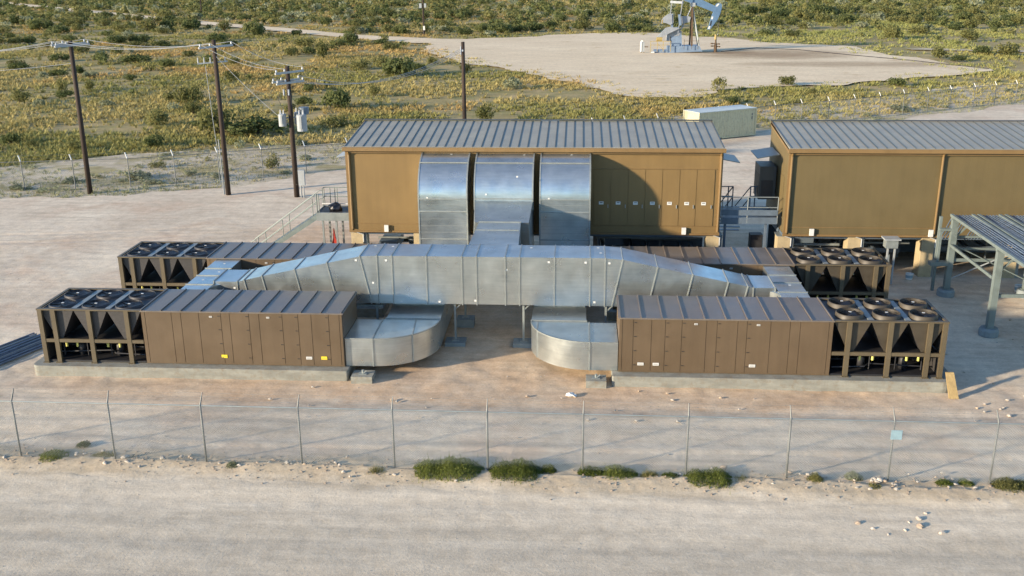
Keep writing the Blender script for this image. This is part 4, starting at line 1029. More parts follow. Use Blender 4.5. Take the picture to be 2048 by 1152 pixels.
# lower bracket on pole 2
br = MB().beam((-26.55, 69.6, 9.3), (-24.6, 70.2, 9.42), .09).build('bracket', GREYP, p2)
for k, x in enumerate((-26.5, -26.1, -25.7, -24.75)):
    MB().tube([(x, 69.6+.3*(x+26.5), 9.36), (x, 69.6+.3*(x+26.5), 9.72)], [.05, .035], 7).build('cutout', PORC, br)
MB().tube([(-26.0, 69.6, 9.2), (-25.85, 69.65, 5), (-25.6, 69.7, 0)], .02, 5).build('conduit', GREYP, p2)
MB().tube([(-25.67, 69.8, 4), (-25.57, 69.75, 0)], .035, 6).build('riser', GREYP, p2)
def trafo(x, y, z, r, h, nm='transformer', lab=None):
    o = MB().tube([(x, y, z), (x, y, z+h*.96), (x, y, z+h)], [r, r, r*.82], 16).build(nm, GREYP, p3, smooth=False, label=lab)
    for a in (-.4, .4):
        MB().tube([(x+r*a, y, z+h), (x+r*a, y, z+h+.12), (x+r*a, y, z+h+.3)], [.06, .05, .03], 8).build('bushing', PORC, o)
    MB().box(x-r*.2, x+r*.2, y-r-.04, y-r+.02, z+.2, z+h-.1).build('bracket', GREYP, o)
trafo(-20.72, 69.2, 5.05, .27, .85, lab='small transformer on the left of the pole'); trafo(-19.75, 69.85, 5.1, .3, .85); trafo(-19.3, 69.0, 4.75, .35, 1.15, lab='tall pale transformer on the right of the pole')
MB().beam((-20.5, 69.3, 5.6), (-19.3, 69.5, 5.7), .08).build('transformer_bracket', STEELD, p3)
MB().lathe((-19.2, 69.35, 5.9), [(.001, .5), (.36, .45), (.36, 0), (.001, 0)], 14).build('transformer', STEELD, p3)
for k, (a, b) in enumerate((((-20.5, 69.0, 7.9), (-20.6, 69.2, 6.2)), ((-19.9, 69.6, 7.9), (-19.5, 69.6, 6.3)), ((-20.0, 69.1, 7.2), (-19.2, 69.0, 6.1)))):
    m_ = ((a[0]+b[0])/2-.35, (a[1]+b[1])/2, (a[2]+b[2])/2-.1); MB().tube([a, m_, b], .015, 5).build('jumper_wire', DARK, p3)
for x in (-20.45, -20.1): MB().tube([(x, 69.1, 7.6), (x, 69.1, 7.2)], .06, 7).build('arrester', PORC, p3)
mt = MB().box(-19.86, -19.42, 69.0, 69.25, .85, 1.95).build('meter_cabinet', GREYP, p3)
for x in (-19.75, -19.55): MB().tube([(x, 69.12, -.05), (x, 69.12, .84)], .045, 6).build('conduit', GREYP, mt)
MB().box(-9.8, -9.55, 83.7, 83.85, 8.9, 9.05).build('clamp', PORC, p4); MB().tube([(-9.75, 83.7, 8.6), (-9.75, 83.7, 9.3)], .05, 6).build('insulator', PORC, p4)
# distant poles
def far_pole(x, y, h, label, boxes=True):
    t = thing('utility_pole', label, 'utility pole', (x, y, 0), 'dark wooden utility poles')
    MB().tube([(x, y, -.3), (x, y, h)], [.22, .17], 8).build('pole', WOODP, t)
    MB().box(x-1.2, x+1.2, y-.08, y+.08, h-.6, h-.45).build('crossarm', WOODP, t)
    if boxes:
        MB().box(x-.85, x-.3, y-.3, y+.2, 5.9, 6.9).build('transformer', GREYP, t); MB().box(x+.25, x+.7, y-.3, y+.2, 6.0, 6.9).build('transformer', GREYP, t); MB().box(x-.1, x+.3, y-.5, y-.2, 1.1, 2.0).build('meter_cabinet', WHITE, t)
far_pole(-35.3, 231.95, 11, 'distant utility pole with pale boxes near the dirt road'); far_pole(-120.9, 325, 10, 'distant bare utility pole at the top left', False)
# spans
def span(a, b, sag, label, r=.016, n=16):
    a = Vector(a); b = Vector(b); c = (a+b)/2; pts = []
    for k in range(n+1):
        u = k/n; p = a.lerp(b, u); p.z -= 4*sag*u*(1-u); pts.append(p-Vector((0, 0, 0)))
    tag(MB().tube(pts, r, 5).build('power_line', WIRE), label, 'power line', 'overhead wires between the poles')
A1, A2, A3 = UL[1], UL[2], UL[3]
for k in range(3):
    span(A1[k]-Vector((20, 2, .1)), A1[k], .9, 'overhead wire running from the leftmost pole out of the left edge')
    span(A1[k], A2[k], .45, 'overhead wire between the leftmost pole and the pole with the cutout bracket')
    span(A2[k], A3[k], .35, 'thin overhead wire sloping down to the transformer pole')
span((-55.8, 68, 8.6), (-35.8, 70, 9.3), .35, 'single lower wire running from the leftmost pole out of the left edge')
for k in range(3): span(A3[3+k], (-9.8, 83.8, 9.1-.12*k), 1.35, 'overhead wire sagging from the transformer pole to the pole behind the roof')
span((-25.35, 69.8, 9.9), (-20.2, 69.4, 5.0), .2, 'thin slanting wire from the cutout pole down to the transformers')

# ------------------------------------------------------------------ pumpjack
def pumpjack():
    Y0 = 187.0; fx = lambda X: 19.84+(X-675)*.019; fz = lambda Y: (489-Y)*.0184
    t = thing('pumpjack', 'blue-grey pumpjack with counterweights and horsehead on the tan well pad', 'pumpjack', (17.5, Y0, 0))
    def pp(pts, y0, y1, nm, mt, par=t): return MB().prism([(fx(a), fz(b)) for a, b in pts], 'y', y0, y1).build(nm, mt, par)
    pp([(330, 495), (480, 495), (480, 470), (330, 470)], Y0-1.2, Y0+1.2, 'skid', PJB)
    pp([(455, 493), (780, 480), (750, 425), (455, 430)], Y0-1.5, Y0+1.5, 'base', PJB)
    pp([(482, 429), (590, 429), (580, 290), (485, 300)], Y0-1.0, Y0+1.0, 'pedestal', PJB)
    pp([(445, 380), (470, 380), (475, 340), (560, 330), (578, 290), (555, 255), (500, 262), (450, 285)], Y0-1.05, Y0+1.05, 'gearbox', PJG)
    pp([(340, 350), (350, 376), (455, 310), (560, 260), (470, 245), (430, 255)], Y0-1.75, Y0-1.25, 'belt_guard', PJG)
    MB().tube([(fx(345), Y0-1.6, fz(362)), (fx(400), Y0-1.6, fz(362))], .42, 12).build('motor', PJY, t)
    pp([(480, 300), (500, 300), (492, 130), (470, 130)], Y0-1.6, Y0-1.3, 'crank_arm', PJB)
    def weight(y0, y1, dx_=0):
        pts = [(385, 215), (388, 180), (410, 150), (445, 132), (480, 130), (488, 215), (470, 228), (430, 210), (400, 205)]
        pp([(a+dx_, b) for a, b in pts], y0, y1, 'counterweight', PJG)
    weight(Y0-1.9, Y0-1.5); weight(Y0+1.1, Y0+1.5, 25)
    pp([(388, 215), (396, 215), (398, 175), (390, 178)], Y0-1.93, Y0-1.901, 'yellow_edge', PJY)
    pp([(570, 220), (650, 205), (662, 160), (640, 148), (575, 150)], Y0-.9, Y0-.5, 'counterweight', PJG)
    pp([(553, 235), (575, 230), (560, 130), (540, 132)], Y0-1.6, Y0-1.3, 'crank_arm', PJB)
    for (a, b, c, d, y) in ((545, 310, 578, -30, Y0-1.45), (478, 180, 492, -30, Y0+1.45)):
        MB().beam((fx(a), y, fz(b)), (fx(c), y, fz(d)), .14).build('pitman_arm', PJG, t)
    MB().beam((fx(482), Y0+1.5, fz(20)), (fx(580), Y0-1.5, fz(20)),   .3, .4).build('equalizer', PJG, t)
    # Samson post
    apex = (fx(675), Y0, fz(55))
    for nm, bx_, by_, mt, wd in (('front_leg', 672, 1.2, RUST, .28), ('front_leg', 680, -1.2, RUST, .28), ('front_leg', 748, -.9, STEEL, .22), ('front_leg', 748, .9, STEEL, .22)):
        MB().beam((fx(bx_), Y0+by_, fz(425)), (apex[0], Y0+by_*.25, apex[2]), wd).build('samson_leg', mt, t)
    for y in (-.4, .4): MB().beam((fx(580), Y0+y, fz(280)), (fx(668), Y0+y*.6, fz(65)), .11).build('rear_brace', PJG, t)
    for k in range(12):
        u = k/11; X_ = fx(582+(666-582)*u); Z_ = fz(275-205*u); MB().box(X_-.03, X_+.03, Y0-.4, Y0+.4, Z_-.03, Z_+.03).build('rung', WHITE, t)
    for k in range(3):
        u = .25+.25*k; MB().beam((fx(672+3*u), Y0+1.2*(1-u*.75), fz(425-370*u)), (fx(748-70*u), Y0+.9*(1-u*.75), fz(425-370*u)), .08).build('strut', STEEL, t)
    MB().box(fx(655), fx(700), Y0-.5, Y0+.5, fz(60), fz(25)).build('saddle_bearing', GREYP, t)
    # walking beam and horsehead
    pp([(470, -95), (560, -75), (720, -20), (895, 60), (885, 118), (700, 45), (540, -20), (465, -60)], Y0-.32, Y0+.32, 'walking_beam', PJH)
    hh = pp([(888, 50), (905, 32), (930, 30), (948, 45), (946, 80), (935, 130), (915, 180), (885, 225), (845, 280), (825, 276), (840, 235), (852, 180), (868, 125), (884, 95)], Y0-.38, Y0+.38, 'horsehead', PJH)
    pp([(853, 180), (868, 180), (872, 155), (857, 155)], Y0-.40, Y0-.381, 'white_band', WHITE, hh); pp([(828, 270), (845, 270), (850, 245), (835, 245)], Y0-.40, Y0-.381, 'white_band', WHITE, hh)
    pp([(888, 60), (905, 60), (925, 35), (908, 34)], Y0-.40, Y0-.381, 'white_band', WHITE, hh); pp([(842, 240), (855, 240), (862, 195), (850, 195)], Y0-.40, Y0-.381, 'dark_band', DARK, hh)
    for y in (-.15, .15): MB().tube([(fx(943), Y0+y, fz(110)), (fx(930), Y0+y, fz(200)), (fx(925), Y0+y, fz(318))], .03, 5).build('bridle', DARK, t)
    # yellow guard rails
    g = MB()
    for (a, b) in ((292, 455), (355, 450), (410, 455), (480, 440)): g.beam((fx(a), Y0-2, 0.2), (fx(a), Y0-2, fz(380)), .09)
    for z in (380, 415): g.beam((fx(292), Y0-2, fz(z)), (fx(480), Y0-2, fz(z)), .08)
    g.beam((fx(355), Y0-2, fz(400)), (fx(420), Y0-2, fz(465)), .08)
    g.build('guard_rail', PJY, t)
    g = MB()
    for a in (605, 675, 735): g.beam((fx(a), Y0-1.9, .6), (fx(a), Y0-1.9, fz(362)), .07)
    g.beam((fx(600), Y0-1.9, fz(378)), (fx(745), Y0-1.9, fz(378)), .06); g.build('guard_rail', RUST, t)
    MB().box(fx(300), fx(330), Y0-1.9, Y0-1.4, fz(490), fz(478)).build('step', WHITE, t)
    # panel, wellhead: things of their own
    c = thing('control_panel', 'white control panel on short legs left of the pumpjack', 'control panel', (fx(222), Y0-1, 0))
    MB().tube([(fx(208), Y0-1, fz(480)), (fx(208), Y0-1, fz(400)), (fx(214), Y0-1, fz(385)), (fx(222), Y0-1, fz(382))], .2, 8).build('housing', WHITE, c)
    MB().box(fx(204), fx(238), Y0-1.1, Y0-.6, fz(484), fz(395)).build('cabinet', GREYP, c)
    for a in (210, 234): MB().box(fx(a)-.06, fx(a)+.06, Y0-1, Y0-.88, -.05, fz(485)).build('leg', RUST, c)
    MB().box(fx(240), fx(275), Y0-1, Y0-.9, fz(440), fz(432)).build('arm', RUST, c)
    wl = thing('wellhead', 'rusty wellhead with side valves under the horsehead of the pumpjack', 'wellhead', (fx(910), Y0, 0))
    MB().tube([(fx(910), Y0, -.05), (fx(910), Y0, fz(430)), (fx(910), Y0, fz(400)), (fx(908), Y0, fz(335))], [.3, .28, .16, .14], 10).build('casing', RUST, wl)
    MB().tube([(fx(906), Y0, fz(372)), (fx(908), Y0, fz(325))], .22, 8).build('stuffing_box', PJY, wl)
    for a, b in ((872, 410), (945, 440), (875, 435), (940, 415)): MB().tube([(fx(910), Y0, fz(b)), (fx(a), Y0, fz(b))], .09, 6).build('valve_arm', RUST, wl); MB().lathe((fx(a), Y0, fz(b)-.1), [(.001, 0), (.2, 0), (.2, .2), (.001, .2)], 8).build('valve', RUST, wl)
    MB().tube([(fx(925), Y0, fz(330)), (fx(925), Y0, fz(320))], .1, 6).build('polished_rod', STEEL, wl)
pumpjack()
tag(MB().tube([(25.5, 188, 0), (33, 195, .02), (40, 191, .0), (46, 181, 0), (54, 170, 0), (61, 157, 0)], .06, 5).build('flow_line', DARK), 'dark flow line lying across the tan well pad', 'pipeline')

# ------------------------------------------------------------------ stones
def stone_mesh(seed, n1=2, flat=.7):
    from mathutils import noise as mn
    bm = bmesh.new(); bmesh.ops.create_icosphere(bm, subdivisions=n1, radius=1); r = random.Random(seed); off = Vector((r.random()*90, r.random()*90, 0))
    ax = [Vector((r.uniform(-1, 1), r.uniform(-1, 1), r.uniform(-1, 1))).normalized() for _ in range(7)]
    for v in bm.verts:
        d = v.co.normalized(); k = 1+.35*mn.noise(d*1.4+off)
        q = d*k
        for a in ax:
            s_ = q.dot(a)
            if s_ > .72: q = q-a*(s_-.72)
        v.co = Vector((q.x, q.y*.85, q.z*flat))
    me = bpy.data.meshes.new('stone'); bm.to_mesh(me); bm.free(); me.materials.append(STONES[seed % 3]); return me
SM = [stone_mesh(i) for i in range(9)]
def put_stone(x, y, s_, k, label, group, z=0):
    o = link('stone', SM[k % 9], (x, y, z+s_*.25)); o.scale = (s_*rnd.uniform(.9, 1.3), s_*rnd.uniform(.8, 1.1), s_*rnd.uniform(.7, 1)); o.rotation_euler = (0, 0, rnd.uniform(0, 6.28)); tag(o, label, 'stone', group); return o
G1 = 'stones lying on the gravel road'
put_stone(10.73, 26.35, 0.116, 0, 'largest pale stone on the gravel road, rightmost of the group', G1); put_stone(8.8, 26.49, 0.082, 3, 'round pale stone left of the middle pair on the gravel road', G1)
put_stone(8.43, 26.77, 0.109, 1, 'flat orange-pink stone at the left of the group on the gravel road', G1); put_stone(10.2, 26.68, 0.129, 4, 'long tan stone in the middle of the group on the gravel road', G1)
put_stone(10.3, 27.1, 0.095, 2, 'tan stone behind the long tan one on the gravel road', G1)
for x, y in ((9.7, 26.45), (9.95, 26.9), (10.6, 27.45), (9.15, 26.2)): put_stone(x, y, .06, 0, 'fist sized pale stone among the larger ones on the gravel road', G1)
G2 = 'stones in the rubble under the front fence'
cl_ = [(-15.2, 29.6, .22), (-15.0, 29.75, .12), (-13.9, 29.6, .2), (-13.3, 29.75, .13), (-12.9, 29.65, .12), (-9.6, 29.5, .17), (-9.4, 29.6, .1), (-10.6, 29.45, .1), (-10.2, 29.5, .12), (-7.8, 29.45, .12), (7.0, 29.7, .14), (7.3, 29.6, .12), (7.55, 29.55, .16), (7.45, 29.45, .08), (9.6, 29.35, .18), (9.75, 29.3, .2), (9.9, 29.25, .14), (9.65, 29.2, .15), (9.5, 29.28, .12), (4.9, 29.9, .2), (4.5, 29.8, .12), (10.8, 29.8, .12), (11.6, 29.6, .11), (12.1, 29.5, .13), (12.6, 29.45, .12), (13.9, 29.6, .14), (11.9, 29.9, .1), (-16.7, 29.8, .12), (-17.3, 29.7, .1), (8.9, 28.8, .11), (6.3, 28.9, .09)]
for i, (x, y, s_) in enumerate(cl_): put_stone(x, y, s_*.62, i, 'pale limestone lump in the rubble strip under the front fence', G2, .07)
for i in range(60):
    x = rnd.uniform(-21, 17); put_stone(x, 29.3-.018*x+rnd.gauss(0, .35), rnd.uniform(.04, .09), i, 'pale limestone lump in the rubble strip under the front fence', G2, .06)
G3 = 'stones on the orange dirt around the pads'
for i in range(26):
    x = rnd.choice([rnd.uniform(-21, 15), rnd.uniform(-6, 4), rnd.uniform(12, 18)]); y = rnd.uniform(33.2, 36.2)
    put_stone(x, y, rnd.uniform(.03, .085), i, 'small pale stone on the orange dirt in front of the pads', G3)
for i in range(26): put_stone(rnd.uniform(14.5, 22), rnd.uniform(34.5, 46), rnd.uniform(.04, .09), i, 'small stone on the shaded dirt right of the right front unit', 'stones on the shaded dirt')
# gravel: tiny chips over road, berm and yard as one mass
def chips(name, N, area, smin, smax, seed, zoff, label):
    rs = np.random.RandomState(seed); P = area(rs, N); N = len(P)
    s_ = smin+(smax-smin)*rs.rand(N)**3; base = np.array([[1, 0, 0], [-.4, .9, 0], [-.5, -.8, 0], [.1, .1, .8]])
    a = rs.rand(N)*6.28; V = np.zeros((N, 4, 3)); jit = 1+.35*(rs.rand(N, 4, 3)-.5)
    B = base[None]*jit; V[..., 0] = (B[..., 0]*np.cos(a)[:, None]-B[..., 1]*np.sin(a)[:, None])*s_[:, None]+P[:, 0:1]
    V[..., 1] = (B[..., 0]*np.sin(a)[:, None]+B[..., 1]*np.cos(a)[:, None])*s_[:, None]+P[:, 1:2]; V[..., 2] = B[..., 2]*s_[:, None]+zoff+P[:, 2:3]
    F = (np.arange(N)[:, None, None]*4+np.array([[0, 1, 3], [1, 2, 3], [2, 0, 3]])[None]).reshape(-1, 3)
    tag(link(name, bulk(name, V.reshape(-1, 3), F, STONES[0] if seed % 2 else STONES[1])), label, 'gravel', kind='stuff')
def area_road(rs, N):
    y = 14+15*rs.rand(N); x = rs.uniform(-24, 22, N); k = (fbm(x*.6, y*.9, 4)+rs.rand(N)*.9 > .45) | (np.abs(y-28.3) < .5); x, y = x[k], y[k]; return np.stack([x, y, x*0], -1)
def area_berm(rs, N):
    x = rs.uniform(-24, 22, N); y = 29.2-.018*x+rs.randn(N)*.5; return np.stack([x, y, bermz(x, y)], -1)
def area_yard(rs, N):
    y = 30+34*rs.rand(N)**1.3; x = rs.uniform(-40, 34, N); k = fbm(x*.4, y*.4, 4)+rs.rand(N)*.9 > .5; x, y = x[k], y[k]; return np.stack([x, y, x*0-.03], -1)
chips('gravel', 7000, area_road, .008, .03, 1, .0, 'fine loose gravel on the road in front of the fence')
chips('rubble', 2200, area_berm, .012, .07, 2, .0, 'loose rubble chips along the foot of the front fence')
chips('yard_gravel', 6000, area_yard, .010, .05, 3, .0, 'scattered gravel chips over the dirt yard')

# ------------------------------------------------------------------ vegetation
def shrub_mesh(name, seed, n, mats, lobes=7, h=1.15, leaf=.075, open_=.0, flat=1.0):
    rs = np.random.RandomState(seed); C = []
    for i in range(lobes):
        a = rs.rand()*6.28; r_ = .62*math.sqrt(rs.rand()); C.append((r_*math.cos(a), r_*math.sin(a), h*(.30+.42*rs.rand()*(1.1-r_)), .26+.2*rs.rand()))
    C = np.array(C); idx = rs.randint(0, lobes, n); d = rs.randn(n, 3); d /= np.linalg.norm(d, axis=1)[:, None]
    rad = C[idx, 3]*(.55+.55*rs.rand(n)**.6); P = C[idx, :3]+d*rad[:, None]*np.array([1, 1, .85*flat]); P[:, 2] = np.maximum(P[:, 2], .02+.1*rs.rand(n))
    s_ = leaf*(.6+.8*rs.rand(n)); u = rs.randn(n, 3); u /= np.linalg.norm(u, axis=1)[:, None]; v = np.cross(u, d); v /= (np.linalg.norm(v, axis=1)[:, None]+1e-6)
    V = np.stack([P-u*s_[:, None], P+v*s_[:, None]*.7, P+u*s_[:, None], P-v*s_[:, None]*.7], 1).reshape(-1, 3); F = np.arange(n*4).reshape(-1, 4); mi = np.zeros(n)
    # stems as slim quads fanning from the root
    m = 16; SV = []
    for i in range(m):
        c = C[rs.randint(lobes)]; e = np.array(c[:3])+rs.randn(3)*.12; w_ = .018; SV += [(-w_, 0, 0), (w_, 0, 0), (e[0]+w_*.4, e[1], e[2]), (e[0]-w_*.4, e[1], e[2])]
    V = np.vstack([V, np.array(SV)]); F = np.vstack([F, np.arange(m*4).reshape(-1, 4)+n*4]); mi = np.concatenate([mi, np.ones(m)])
    return bulk(name, V, F, mats, mi=mi)
KINDS = {
 'olive': ([shrub_mesh('olive_shrub', 10+i, 620, [LF_OLIVE, STEM], 9, 1.0, .07) for i in range(4)], 'rounded olive green shrub growing in the dry grass beyond the back fence'),
 'dark': ([shrub_mesh('dark_shrub', 20+i, 800, [LF_DARK, STEM], 9, .85, .075) for i in range(3)], 'dense dark green shrub growing in the dry grass beyond the back fence'),
 'sage': ([shrub_mesh('sage_shrub', 30+i, 500, [LF_SAGE, STEM], 6, .8, .08) for i in range(3)], 'low grey-green shrub growing on the sandy strip or grass beyond the yard'),
 'yellow': ([shrub_mesh('yellow_shrub', 40+i, 420, [LF_YEL, STEM], 7, 1.2, .07) for i in range(2)], 'thin yellow-green shrub growing beyond the back fence'),
}
def px(u, v, z=0):       # point on the flat ground from photo coordinates, used once to read off where things stand
    d = fw+r2*((u-1024)/FPX)-u2*((v-576)/FPX); k = (z-CAMZ)/d.z; return d.x*k, d.y*k, k
NSH = [0]
def shrub(x, y, wd, ht, kind, label=None, grp=None):
    ms, lb = KINDS[kind]; me = ms[NSH[0] % len(ms)]; NSH[0] += 1
    o = link('shrub', me, (x, y, -.1)); o.scale = (wd/2, wd/2*rnd.uniform(.8, 1.1), ht/1.1); o.rotation_euler = (0, 0, rnd.uniform(0, 6.28))
    tag(o, label or lb, 'shrub', grp or ('desert shrubs' if not label else None)); return o
def pshrub(u, v, w_, h_, kind, label=None):
    x, y, k = px(u, v); m = k/FPX; shrub(x, y+w_*m*.3, w_*m*1.05, h_*m*1.05/.93, kind, label)
NAMED = [(425, 272, 105, 62, 'olive', 'broad olive shrub left of the second utility pole, tallest near the fence'), (505, 272, 130, 42, 'dark', 'wide dark green thicket right of the second utility pole'),
 (372, 207, 60, 44, 'olive', 'open forked shrub standing alone in the dry grass between the two left poles'), (665, 218, 80, 48, 'dark', 'dark green shrub just right of the transformers'),
 (970, 243, 50, 34, 'olive', 'rounded shrub over the roof right of the pole behind the building'), (1440, 182, 42, 30, 'yellow', 'thin yellow-green sapling on the near edge of the well pad'),
 (1578, 170, 42, 24, 'olive', 'feathery shrub on the near edge of the well pad, right of the sapling'), (1885, 117, 50, 26, 'olive', 'bright shrub at the far right end of the well pad')]
for a in NAMED: pshrub(*a)
PICK = [(30, 207, 60, 28, 'olive'), (75, 212, 30, 20, 'sage'), (215, 212, 40, 16, 'sage'), (120, 187, 30, 34, 'olive'), (175, 180, 28, 22, 'olive'), (305, 252, 60, 38, 'olive'), (300, 292, 50, 28, 'dark'), (15, 287, 44, 26, 'dark'), (145, 300, 46, 20, 'olive'), (60, 293, 30, 14, 'olive'),
 (660, 252, 64, 24, 'olive'), (600, 290, 40, 16, 'sage'), (540, 337, 44, 26, 'olive'), (380, 350, 34, 14, 'sage'), (310, 335, 40, 16, 'olive'), (250, 360, 80, 18, 'sage'), (745, 192, 36, 24, 'olive'), (720, 137, 54, 20, 'olive'), (760, 132, 50, 24, 'olive'), (800, 152, 86, 44, 'dark'), (640, 117, 46, 38, 'olive'), (700, 87, 42, 28, 'dark'), (505, 72, 50, 36, 'dark'), (580, 112, 34, 20, 'olive'), (445, 62, 40, 22, 'olive'), (375, 58, 50, 26, 'dark'), (330, 60, 40, 26, 'dark'),
 (110, 122, 50, 18, 'dark'), (195, 122, 44, 22, 'dark'), (265, 125, 66, 20, 'dark'), (330, 132, 44, 18, 'dark'), (460, 162, 36, 24, 'olive'), (30, 140, 50, 18, 'dark'), (72, 60, 54, 28, 'dark'), (115, 66, 40, 20, 'dark'), (150, 62, 36, 18, 'olive'), (290, 62, 50, 26, 'olive'), (270, 94, 50, 14, 'olive'), (235, 62, 40, 18, 'olive'),
 (960, 64, 34, 20, 'dark'), (1000, 66, 60, 24, 'dark'), (1040, 64, 40, 18, 'dark'), (797, 68, 40, 22, 'dark'), (852, 66, 28, 24, 'olive'), (885, 58, 34, 20, 'olive'), (1172, 60, 44, 24, 'olive'), (1265, 50, 34, 20, 'dark'), (715, 55, 30, 18, 'olive'), (650, 50, 34, 22, 'dark'), (770, 30, 30, 18, 'dark'), (925, 32, 36, 20, 'dark'), (1945, 82, 44, 26, 'olive'), (2020, 112, 64, 28, 'olive'), (1600, 42, 50, 30, 'olive'), (1560, 38, 40, 22, 'dark'), (1500, 28, 40, 22, 'dark'), (1640, 30, 60, 26, 'dark'), (1920, 122, 34, 14, 'dark'), (1860, 60, 40, 16, 'sage'), (2040, 50, 40, 22, 'olive'), (1465, 205, 40, 14, 'dark'), (1625, 186, 26, 12, 'olive'), (430, 355, 40, 12, 'sage'), (130, 365, 60, 12, 'sage'), (30, 380, 50, 12, 'sage'), (610, 320, 40, 14, 'sage'), (1795, 222, 70, 14, 'sage'), (2020, 185, 30, 12, 'sage'), (1735, 232, 24, 10, 'sage')]
for a in PICK: pshrub(*a)
# the rest at random: nearest/largest as individuals, the far remainder as one mass
rs = np.random.RandomState(11); cand = []
avoid = [JW, JR, P_YARD]
X = rs.uniform(-330, 270, 9000); Y = 66+440*rs.rand(9000)**.75
bad = inpoly(X, Y, JW) | inpoly(X, Y, JR) | inpoly(X, Y, P_YARD) | inpoly(X, Y, JR2)
for q in ((0, 4), (4, 0), (-4, 0), (0, -4)): bad |= inpoly(X+q[0], Y+q[1], JW)
dens = fbm(X*.012+3, Y*.012, 3)
ang = np.abs(X+Y*.07) < Y*.62+14
keep = ang & ~bad & (rs.rand(9000) < np.where(Y < 125, .22, np.where(Y < 200, .36, np.where(Y < 260, .6, .85)))*(1+1.6*dens)) & ~((X > 20) & (Y < 245) & (Y > 150) & (rs.rand(9000) < .75))
vg = inpoly(X, Y, JV); X, Y, vg = X[keep], Y[keep], vg[keep]
px_used = [px(a[0], a[1])[:2] for a in NAMED+PICK]
used = np.array(px_used); dd = np.min(np.hypot(X[:, None]-used[None, :, 0], Y[:, None]-used[None, :, 1]), axis=1); ok = dd > 3; X, Y, vg = X[ok], Y[ok], vg[ok]
S = 1.3+2.9*rs.rand(len(X))**1.7; S = S*(1+.35*(Y > 200)); order = np.argsort(-S/Y)
nind = 300-len(NAMED)-len(PICK); far = []
for n_, i in enumerate(order):
    kd = 'sage' if vg[i] or rs.rand() < .12 else ('dark' if rs.rand() < .42 else 'olive')
    if vg[i]: S[i] = .5+.7*rs.rand()
    if n_ < nind: shrub(X[i], Y[i], S[i], S[i]*rs.uniform(.38, .62), kd)
    else: far.append((X[i], Y[i], S[i], S[i]*rs.uniform(.36, .6), kd))
def mass(name, items, label, mats, leaf_n=90, zo=-.15):
    rs = np.random.RandomState(77); VV = []; K = []
    for x, y, wd, ht, kd in items:
        n = leaf_n; C = rs.randn(5, 3)*.28; C[:, 2] = .35+.2*rs.rand(5); i = rs.randint(0, 5, n); d = rs.randn(n, 3); d /= np.linalg.norm(d, axis=1)[:, None]
        P = C[i]+d*(.2+.28*rs.rand(n))[:, None]; P[:, 2] = np.maximum(P[:, 2], .03); s_ = .15*(.6+.8*rs.rand(n))
        u = rs.randn(n, 3); u /= np.linalg.norm(u, axis=1)[:, None]; v = np.cross(u, d); v /= (np.linalg.norm(v, axis=1)[:, None]+1e-6)
        Q = np.stack([P-u*s_[:, None], P+v*s_[:, None]*.7, P+u*s_[:, None], P-v*s_[:, None]*.7], 1)
        Q = Q*np.array([wd*.55, wd*.55, ht])+np.array([x, y, zo]); VV.append(Q.reshape(-1, 3)); K.append(np.full(n, {'olive': 0, 'dark': 1, 'sage': 2}[kd]))
    V = np.vstack(VV); F = np.arange(len(V)).reshape(-1, 4)
    tag(link(name, bulk(name, V, F, mats, mi=np.concatenate(K))), label, 'shrubs', kind='stuff')
mass('distant_shrubs', far, 'mass of small and far shrubs covering the grassland to the top of the picture', [LF_OLIVE, LF_DARK, LF_SAGE])

rs = np.random.RandomState(19); low = []
for i in range(900):
    y = rs.uniform(66, 140); x = rs.uniform(-60, 62)
    if inpoly(np.array([x]), np.array([y]), P_VERGE)[0] and not inpoly(np.array([x]), np.array([y]), P_YARD)[0] and fbm(x*.12, y*.12, 3) > -.12: low.append((x, y, rs.uniform(.5, 1.5), rs.uniform(.2, .45), 'sage' if rs.rand() < .8 else 'olive'))
mass('low_sage', low, 'low grey-green sage mounds dotted over the sandy strip along the back fence', [LF_OLIVE, LF_DARK, LF_SAGE], 60, -.10)
# dry grass and low sage tufts over desert and verge
rs = np.random.RandomState(3); N = 210000
Y = 66+400*rs.rand(N)**1.7; X = (rs.rand(N)*2-1)*(Y*.60+12)-Y*.068
inv = inpoly(X, Y, JV); beyond = inpoly(X, Y, [(-15.4, 82)]+[(a_+.3, b_+1.0) for a_, b_ in BFP[15:]]+[(150, 180), (150, 260), (-15, 260)]); iny = inpoly(X, Y, JY); out = inpoly(X, Y, JW) | inpoly(X, Y, JR) | iny
g = fbm(X*.10, Y*.10, 4); cov = rs.rand(N)
keep = ~out & (np.where(inv, (g > -.12) & (cov < .62), cov < .50+1.5*g))
edge = inpoly(X, Y, JW) & (~inpoly(X+5, Y, JW) | ~inpoly(X-5, Y, JW) | ~inpoly(X, Y+7, JW) | ~inpoly(X, Y-5, JW))
keep |= edge & (cov < .35) & (g > -.05)
keep |= inv & beyond & ~out & (g > -.30) & (cov < .60)
keep |= iny & (Y > 64) & (rs.rand(N) < .004) & ~out
inv &= ~beyond; X, Y, inv, g = X[keep], Y[keep], inv[keep], g[keep]; N = len(X)
h_ = (.12+.24*rs.rand(N)**1.5)*(1+Y/420)*np.where(inv, .62, 1); w_ = h_*(1.6+1.0*rs.rand(N))
B = 8; a = rs.rand(N, B)*6.28; rr = .5*rs.rand(N, B); bx_ = X[:, None]+w_[:, None]*rr*np.cos(a)*.7; by_ = Y[:, None]+w_[:, None]*rr*np.sin(a)*.7
tx = bx_+w_[:, None]*.45*np.cos(a); ty = by_+w_[:, None]*.45*np.sin(a); th = h_[:, None]*(.6+.5*rs.rand(N, B)); bw = w_[:, None]*.11
